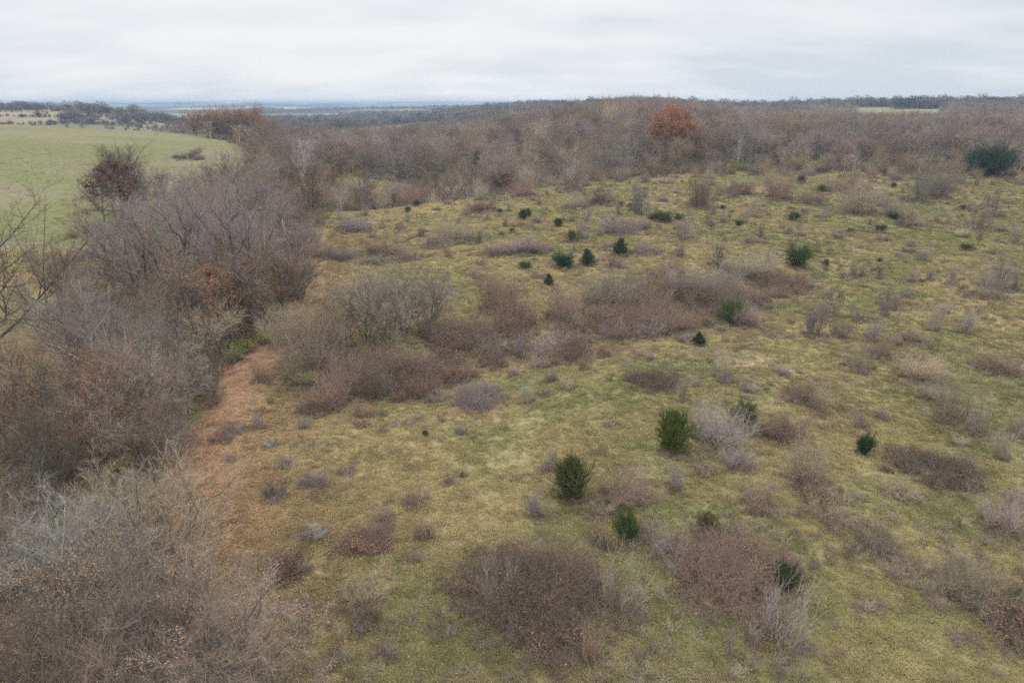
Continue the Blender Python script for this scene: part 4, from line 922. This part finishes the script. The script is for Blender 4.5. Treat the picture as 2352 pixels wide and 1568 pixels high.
# brush along the far edge of the meadow, before the wood
nb = 0
for t in range(3000):
    if nb >= 75: break
    i = rng.integers(2, len(HOLLOW) - 2); f = rng.random()
    x = HOLLOW[i][0] * (1 - f) + HOLLOW[i + 1][0] * f + rng.normal(0, 3); y = HOLLOW[i][1] * (1 - f) + HOLLOW[i + 1][1] * f - abs(rng.normal(0, 9)) + 3
    u, v, d = pxsize(x, y, float(H(x, y)))
    if not (900 < u < 2380): continue
    rad = rng.uniform(1.2, 2.2)
    if not sfree(x, y, rad * .6): continue
    nb += 1; ck = ['tan', 'rosy', 'grey', 'rosy', 'straw'][rng.integers(5)]
    shrub_at(x, y, rad, rng.uniform(1.8, 3.2), ['brush', 'bush', 'brush', 'leafy'][rng.integers(4)], ck, SLOOK[ck] + ' brush before the wood', group='brush along the far wood edge')

# filling the swale: a continuous twiggy band
SW = np.array(SWALE); seg = np.hypot(*(SW[1:] - SW[:-1]).T)
for t in range(74):
    i = rng.choice(len(seg), p=seg / seg.sum()); f = rng.random(); k = (i + f) / len(seg)
    x, y = SW[i] * (1 - f) + SW[i + 1] * f; nx, ny = -(SW[i + 1] - SW[i])[1] / seg[i], (SW[i + 1] - SW[i])[0] / seg[i]
    wd = np.interp(k, [0, .3, .6, .8, 1], [2.2, 3.4, 4.2, 2.2, 1.2]); q = rng.normal(0, wd) + .8; x += nx * q; y += ny * q
    u, v, d = pxsize(x, y, float(H(x, y)))
    if 1165 < u < 1290 and v < 805: continue
    rad = rng.uniform(.8, 1.9) * (1 - .35 * (k > .75)); ck = ['rosy', 'brown', 'rosy', 'mauve', 'grey', 'dark', 'brown'][rng.integers(7)]; form = ['bush', 'brush', 'bush', 'leafy', 'leafy', 'pink'][rng.integers(6)]
    word = {'bush': 'bare shrub', 'brush': 'bare brush clump', 'leafy': 'shrub with dry leaves', 'pink': 'shrub with pinkish-brown leaves'}[form]
    if rng.random() < .35: brambleat(x, y, rad, rng.uniform(.8, 1.6), 'rosy', look='reddish bramble clump in the swale')
    else: shrub_at(x, y, rad, rad * rng.uniform(1.0, 1.5), form, ck, SLOOK[ck] + ' ' + word, group='shrubs crowding the swale')
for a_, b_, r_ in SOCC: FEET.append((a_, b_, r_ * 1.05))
ground = build_ground()

# ------------------------------------------------------------------ farm buildings far off
def prism(g, x0, x1, y0, y1, z0, z1, zr, m=0, mr=1):
    v = [(x0, y0, z0), (x1, y0, z0), (x1, y1, z0), (x0, y1, z0), (x0, y0, z1), (x1, y0, z1), (x1, y1, z1), (x0, y1, z1)]
    f = []
    for a, b in ((0, 1), (1, 2), (2, 3), (3, 0)): f += [(a, b, b + 4), (a, b + 4, a + 4)]
    g.add(v, f, m)
def farm(u, v, L, W, h, hr, wall, roofc, rot, name, cat, label, door=True, lift=0):
    x, y, z, d = at(u, v)
    o = link(name, None); o.location = (x, y, z - .3); o.rotation_euler = (0, 0, rot); tag(o, label, cat)
    g = Geo(); v8 = [(-L, -W, 0), (L, -W, 0), (L, W, 0), (-L, W, 0), (-L, -W, h), (L, -W, h), (L, W, h), (-L, W, h), (-L, 0, h + hr), (L, 0, h + hr)]
    f = [(0, 1, 5), (0, 5, 4), (1, 2, 6), (1, 6, 5), (2, 3, 7), (2, 7, 6), (3, 0, 4), (3, 4, 7), (4, 7, 8), (6, 5, 9)]
    g.add(v8, f); link('wall', g.mesh('wall', [wall]), o)
    g = Geo(); e = .5; t = .2
    for s in (-1, 1):
        q = [(-L - e, s * (W + e), h - hr * e / W), (L + e, s * (W + e), h - hr * e / W), (L + e, 0, h + hr + .02), (-L - e, 0, h + hr + .02)]
        q2 = [(a, b, c + t) for a, b, c in q]; f = [(0, 1, 2), (0, 2, 3), (4, 5, 6), (4, 6, 7)]
        for a in range(4): b = (a + 1) % 4; f += [(a, b, b + 4), (a, b + 4, a + 4)]
        g.add(q + q2, f)
    link('roof', g.mesh('roof', [roofc]), o)
    if door:
        g = Geo(); g.add([(-2, -W - .06, 0), (2, -W - .06, 0), (2, -W - .06, h * .8), (-2, -W - .06, h * .8)], [(0, 1, 2), (0, 2, 3)])
        link('door', g.mesh('door', [M['farm_dark']]), o)
    uu, vv, dd = pxsize(x, y, z + h / 2); THINGS.append(dict(o=o, look='', u=uu, v=vv, d=dd, h=5, group=None, label=label, x=x, y=y))
    return o
M['farm_white'] = plantmat('white_siding', 'col', (.78, .78, .76), .06, 0, .3)
M['farm_roof'] = plantmat('pale_metal_roof', 'col', (.80, .82, .83), .06, 0, .3)
M['farm_dark'] = plantmat('dark_door', 'col', (.10, .10, .10), .1, 0, .3)
M['farm_brown'] = plantmat('brown_roof', 'col', (.30, .22, .18), .1, 0, .3)
farm(316, 251, 13, 6, 3.5, 2.2, M['farm_white'], M['farm_roof'], -.15, 'long_barn', 'barn', 'long white-roofed farm barn among trees on the left skyline')
farm(748, 312, 7, 4, 3, 1.8, M['farm_white'], M['farm_roof'], .2, 'white_shed', 'shed', 'small white shed in the wooded valley above the white-limbed tree')
farm(1002, 266, 12, 7, 6, 3, M['farm_white'], M['farm_roof'], .3, 'white_barn', 'barn', 'white barn beside the pale fields of the blue valley')
farm(1064, 265, 12, 6, 6, 3, M['farm_white'], M['farm_brown'], -.2, 'farm_house', 'house', 'white farmhouse with brown roof right of the white valley barn')

# ------------------------------------------------------------------ grass, weeds, leaves
def field_points(n, y0, y1, pw, wmin=-1.0, wmax=1.0):
    yy = y0 + (y1 - y0) * rng.random(n) ** pw; xx = rng.uniform(wmin, wmax, n) * (yy * .93 + 8)
    return xx, yy
tufts = [hidden_source('grass_tuft', tuft_mesh(700 + i, h=.17 + .05 * (i % 3), w=.22, nb=30, bw=.011 + .003 * (i % 2), lay=1.3)) for i in range(6)]
n = 250000
yy = 13 * (265 / 13) ** (rng.random(n) ** .60); xx = rng.uniform(-1, 1, n) * (yy * .90 + 9)
keep = ~(wood_mask(xx, yy) & (rng.random(n) < .6 + .4 * (yy > 150))) & ((xx > np.interp(yy, EDGE_Y, EDGE_X) - 14) | (rng.random(n) < .5))
cl = fbm(xx, yy, 1.1, 93) + .6 * vnoise(xx, yy, 4, 94)
keep &= ~((xx < np.interp(yy, EDGE_Y, EDGE_X) - 26) & (yy > 133) & (xx < -.2 * yy) & (rng.random(n) < .85))
keep &= (cl > -.35 - .4 * rng.random(n))
dpath = seg_dist(xx, yy, PATH); keep &= ~((dpath < 3.5) & (yy > 40) & (rng.random(n) < .75))
xx, yy = xx[keep], yy[keep]; n = len(xx); print('tufts', n)
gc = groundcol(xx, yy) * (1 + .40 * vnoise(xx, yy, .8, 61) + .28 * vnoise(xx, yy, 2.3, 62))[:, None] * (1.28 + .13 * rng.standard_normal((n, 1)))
far_s = 1 + .9 * sm(yy, 30, 150)
sc = far_s * (.65 + .5 * rng.random(n) + .35 * fbm(xx, yy, 2.5, 95)).clip(.4, 1.8)
instanced('meadow_grass', np.stack([xx, yy, H(xx, yy)], 1), sc, rng.random(n) * 6.28, gc.clip(.03, .6), tufts, 'matted olive and straw-coloured grass covering the open slope', 'grass', tilt=rng.normal(0, .12, (n, 2)), scz=sc * (.75 + .5 * rng.random(n)))

weeds = [hidden_source('weed_stems', shrub_mesh(740 + i, .6, .34, 12, 5, 5, .004, upright=.7)[0]) for i in range(3)]
for w in weeds: w.data = w.data.copy(); w.data.materials.clear(); w.data.materials.append(M['far_twigs']); w.data.materials.append(M['far_bark'])
n = 8000
yy = 22 * (190 / 22) ** (rng.random(n) ** .75); xx = rng.uniform(-.75, 1, n) * (yy * .90 + 9)
dn = fbm(xx, yy, 9, 97) + .8 * fbm(xx, yy, 26, 98) + .004 * xx
keep = (dn > .12 - .35 * rng.random(n) ** 3) & (xx > np.interp(yy, EDGE_Y, EDGE_X) + 4) & (seg_dist(xx, yy, PATH) > 3)
xx, yy = xx[keep], yy[keep]; n = len(xx)
fx = []
for a_, b_, r_ in SOCC:
    m_ = int(min(3 + 5 * r_ * r_, 40)); an = rng.random(m_) * 6.28; q = np.sqrt(rng.random(m_)) * r_ * 1.15
    fx.append(np.stack([a_ + np.cos(an) * q, b_ + np.sin(an) * q], 1))
fx = np.concatenate(fx); xx = np.concatenate([xx, fx[:, 0]]); yy = np.concatenate([yy, fx[:, 1]]); n = len(xx)
wc = np.array([COLS[k] for k in ('tan', 'rosy', 'brown', 'straw', 'mauve', 'dark')])[rng.integers(0, 6, n)] * (1 + .12 * rng.standard_normal((n, 1)))
sc = (.7 + .5 * rng.random(n)) * (1 + .5 * sm(yy, 60, 150))
instanced('dry_weeds', np.stack([xx, yy, H(xx, yy)], 1), sc, rng.random(n) * 6.28, wc.clip(.03, .6), weeds, 'low dry brown weeds and seedlings speckling the grassland', 'weeds', scz=sc * (.5 + .6 * rng.random(n)))

# low undergrowth of the wood
n = 16000
yy = 14 + 330 * rng.random(n) ** .8; xx = rng.uniform(-1, 1, n) * (yy * .93 + 10)
keep = wood_mask(xx, yy); xx, yy = xx[keep], yy[keep]; n = len(xx)
wc = np.array([COLS[k] for k in ('tan', 'rosy', 'brown', 'grey', 'dark')])[rng.integers(0, 5, n)] * (1 + .12 * rng.standard_normal((n, 1)))
wc = np.where((rng.random(n) < .10 + .3 * (fbm(xx, yy, 18, 99) > .3))[:, None], np.array([[.22, .24, .08]]), wc)
und = [hidden_source('undergrowth_brush', shrub_mesh(760 + i, 1.5, 1.3, 20, 7, 6, .008, upright=.5)[0]) for i in range(3)]
for w in und: w.data = w.data.copy(); w.data.materials.clear(); w.data.materials.append(M['far_twigs']); w.data.materials.append(M['far_bark'])
sc = .7 + .8 * rng.random(n)
instanced('undergrowth', np.stack([xx, yy, H(xx, yy)], 1), sc, rng.random(n) * 6.28, wc.clip(.03, .6), und, 'brown brushy undergrowth on the floor of the wood', 'undergrowth')

# fallen leaves
g = Geo(); r = np.random.default_rng(77)
n = 260000
yy = 16 + 95 * r.random(n) ** 1.2; xx = r.uniform(-.95, .15, n) * (yy * .9 + 9)
dp = seg_dist(xx, yy, PATH)
pr = .8 * np.exp(-np.maximum(dp - 2.5, 0) ** 2 / 14) * sm(yy, 18, 42) + .20 * np.exp(-np.maximum(dp - 3, 0) / 4) + .03
pr = pr * (.5 + 1.2 * (fbm(xx, yy, 1.6, 88) + .45).clip(0, 1.3)); pr = np.where(wood_mask(xx, yy), np.minimum(pr, .35), pr)
k = r.random(n) < pr; xx, yy = xx[k], yy[k]; n = len(xx); print('leaves', n)
leaves(g, r, np.stack([xx, yy, H(xx, yy) + .05 + .12 * r.random(n)], 1), .046, 0, flat=.75)
o = link('fallen_leaves', g.mesh('fallen_leaves', [M['leaf_litter']])); tag(o, 'fallen orange-brown leaves strewn along the strip beside the left wood', 'leaves', kind='stuff')

# ------------------------------------------------------------------ sky, sun, haze
SUN_EL, SUN_AZ = D2R(42), D2R(-35)         # sun behind the clouds, ahead and to the left
w = bpy.data.worlds.new('World'); scene.world = w; w.use_nodes = True
nt = w.node_tree; N, L = nt.nodes, nt.links; N.clear()
out = N.new('ShaderNodeOutputWorld'); bg = N.new('ShaderNodeBackground'); bg2 = N.new('ShaderNodeBackground'); mixs = N.new('ShaderNodeMixShader')
sky = N.new('ShaderNodeTexSky'); sky.sky_type = 'NISHITA'; sky.sun_disc = False; sky.sun_elevation = SUN_EL; sky.sun_rotation = SUN_AZ
L.new(sky.outputs[0], bg.inputs[0]); bg.inputs[1].default_value = .08
tc = N.new('ShaderNodeTexCoord'); sx = N.new('ShaderNodeSeparateXYZ'); L.new(tc.outputs['Generated'], sx.inputs[0])
def math_(op, a, b=None, clamp=False):
    q = N.new('ShaderNodeMath'); q.operation = op; q.use_clamp = clamp
    for i, s in enumerate((a, b)):
        if s is None: continue
        if isinstance(s, (int, float)): q.inputs[i].default_value = s
        else: L.new(s, q.inputs[i])
    return q.outputs[0]
zz = math_('ADD', math_('MAXIMUM', sx.outputs[2], 0.0), .17)
px_ = math_('DIVIDE', sx.outputs[0], zz); py_ = math_('DIVIDE', sx.outputs[1], zz)
cv = N.new('ShaderNodeCombineXYZ'); L.new(px_, cv.inputs[0]); L.new(py_, cv.inputs[1])
def cn(scale, sx_, sy_, detail, rough, off):
    mp = N.new('ShaderNodeMapping'); mp.inputs['Scale'].default_value = (sx_, sy_, 1); mp.inputs['Location'].default_value = off; L.new(cv.outputs[0], mp.inputs['Vector'])
    q = N.new('ShaderNodeTexNoise'); q.inputs['Scale'].default_value = scale; q.inputs['Detail'].default_value = detail; q.inputs['Roughness'].default_value = rough; L.new(mp.outputs[0], q.inputs['Vector']); return q.outputs[0]
a = cn(.55, .55, 1.0, 5, .5, (3.1, 1.7, 0)); b = cn(1.9, .75, 1.1, 4, .5, (7, 2, 0))
dens = math_('ADD', math_('MULTIPLY', a, .65), math_('MULTIPLY', b, .35))
cr = N.new('ShaderNodeValToRGB'); L.new(dens, cr.inputs[0])
e = cr.color_ramp.elements; e[0].position = .39; e[0].color = (.63, .68, .735, 1); e[1].position = .60; e[1].color = (.835, .85, .86, 1)
m_ = cr.color_ramp.elements.new(.49); m_.color = (.745, .775, .81, 1)
L.new(cr.outputs[0], bg2.inputs[0])
# overcast sky: the cloud layer is brighter overhead than at the horizon
L.new(math_('ADD', math_('MULTIPLY', math_('MAXIMUM', math_('SUBTRACT', sx.outputs[2], .12), 0.0), 2.3), .98), bg2.inputs[1])
mixs.inputs[0].default_value = .97
L.new(bg.outputs[0], mixs.inputs[1]); L.new(bg2.outputs[0], mixs.inputs[2]); L.new(mixs.outputs[0], out.inputs[0])
sl = bpy.data.lights.new('sun', 'SUN'); sl.energy = 1.5; sl.angle = D2R(25); sl.color = (1, .97, .93)
so = bpy.data.objects.new('sun', sl); COL.objects.link(so)
sd = Vector((math.sin(SUN_AZ) * math.cos(SUN_EL), math.cos(SUN_AZ) * math.cos(SUN_EL), math.sin(SUN_EL)))
so.rotation_euler = sd.to_track_quat('Z', 'Y').to_euler(); so.location = (0, 0, 60)

HAZE = True
HTOP = max(t["o"].location.z + t["h"] * max(t["d"], 1) / FP for t in THINGS) + 4
zt = [float((H(P[:, 0], P[:, 1]) + 10.5 * sc_far).max()), float(np.array([v.co[2] for v in ground.data.vertices]).max()), float((zw + R[:, 2] * 1.1).max())]
HTOP = max([HTOP] + zt) + 1; print("haze top", HTOP, zt)
if HAZE:
    hx, hy0, hy1, hz0, hz1 = 9300, -200, 9800, -110, HTOP
    me = bpy.data.meshes.new('haze')
    me.from_pydata([(x, y, z) for z in (hz0, hz1) for x, y in ((-hx, hy0), (hx, hy0), (hx, hy1), (-hx, hy1))], [], [(3, 2, 1, 0), (4, 5, 6, 7), (0, 1, 5, 4), (1, 2, 6, 5), (2, 3, 7, 6), (3, 0, 4, 7)])
    o = link('haze', me); tag(o, 'pale blue haze lying over the far valley and hills', 'haze', kind='stuff')
    m, nt, N, L = newmat('haze'); oo = N.new('ShaderNodeOutputMaterial'); pv = N.new('ShaderNodeVolumePrincipled')
    pv.inputs['Color'].default_value = (.48, .65, .84, 1); pv.inputs['Density'].default_value = 2.1e-4; pv.inputs['Anisotropy'].default_value = 0
    m.cycles.volume_sampling = 'DISTANCE'; m.cycles.homogeneous_volume = True
    L.new(pv.outputs[0], oo.inputs['Volume']); me.materials.append(m)

# ------------------------------------------------------------------ labels that single each thing out
ORD = ['', 'second', 'third', 'fourth', 'fifth', 'sixth', 'seventh', 'eighth', 'ninth', 'tenth', 'eleventh', 'twelfth', 'thirteenth', 'fourteenth', 'fifteenth', 'sixteenth', 'seventeenth', 'eighteenth', 'nineteenth', 'twentieth'] + ['twenty-' + q for q in ('first', 'second', 'third', 'fourth', 'fifth', 'sixth', 'seventh', 'eighth', 'ninth')] + ['thirtieth'] + ['thirty-' + q for q in ('first', 'second', 'third', 'fourth', 'fifth', 'sixth', 'seventh', 'eighth', 'ninth')]
cells = {}
for t in THINGS:
    if t['label']: continue
    best = min(LANDMARKS, key=lambda l: (t['u'] - l[1]) ** 2 + (1.5 * (t['v'] - l[2])) ** 2)
    du, dv = t['u'] - best[1], t['v'] - best[2]
    side = ('right of ' if du > 0 else 'left of ') if abs(du) > 1.2 * abs(dv) else ('below ' if dv > 0 else 'above ')
    cells.setdefault((t['look'], side, best[0]), []).append((du * du + dv * dv, t))
for (look, side, ph), ts in cells.items():
    ts.sort(key=lambda q: q[0])
    for i, (_, t) in enumerate(ts):
        if len(ts) == 1: s = f'{look} {side}{ph} in the photo' if len((look + side + ph).split()) < 12 else f'{look} {side}{ph}'
        elif i == 0: s = f'{look} closest {side}{ph}'
        else: s = f'{look}, {ORD[min(i, len(ORD) - 1)]} closest {side}{ph}'
        t['o']['label'] = ' '.join(s.split()[:16])
print('things', len(THINGS), 'max cell', max(len(v) for v in cells.values()))

# ------------------------------------------------------------------ render settings
scene.view_settings.view_transform = 'Standard'; scene.view_settings.look = 'None'
scene.view_settings.exposure = .14; scene.view_settings.gamma = 1
cy = scene.cycles
cy.max_bounces = 3; cy.diffuse_bounces = 1; cy.glossy_bounces = 1; cy.transmission_bounces = 3; cy.volume_bounces = 0; cy.transparent_max_bounces = 4
cy.use_adaptive_sampling = True; cy.adaptive_threshold = .02
cy.use_denoising = False
scene.cycles.pixel_filter_type = 'BLACKMAN_HARRIS'; cy.filter_width = 1.5
try: cy.denoiser = 'OPENIMAGEDENOISE'
except Exception: pass
cy.volume_step_rate = 5
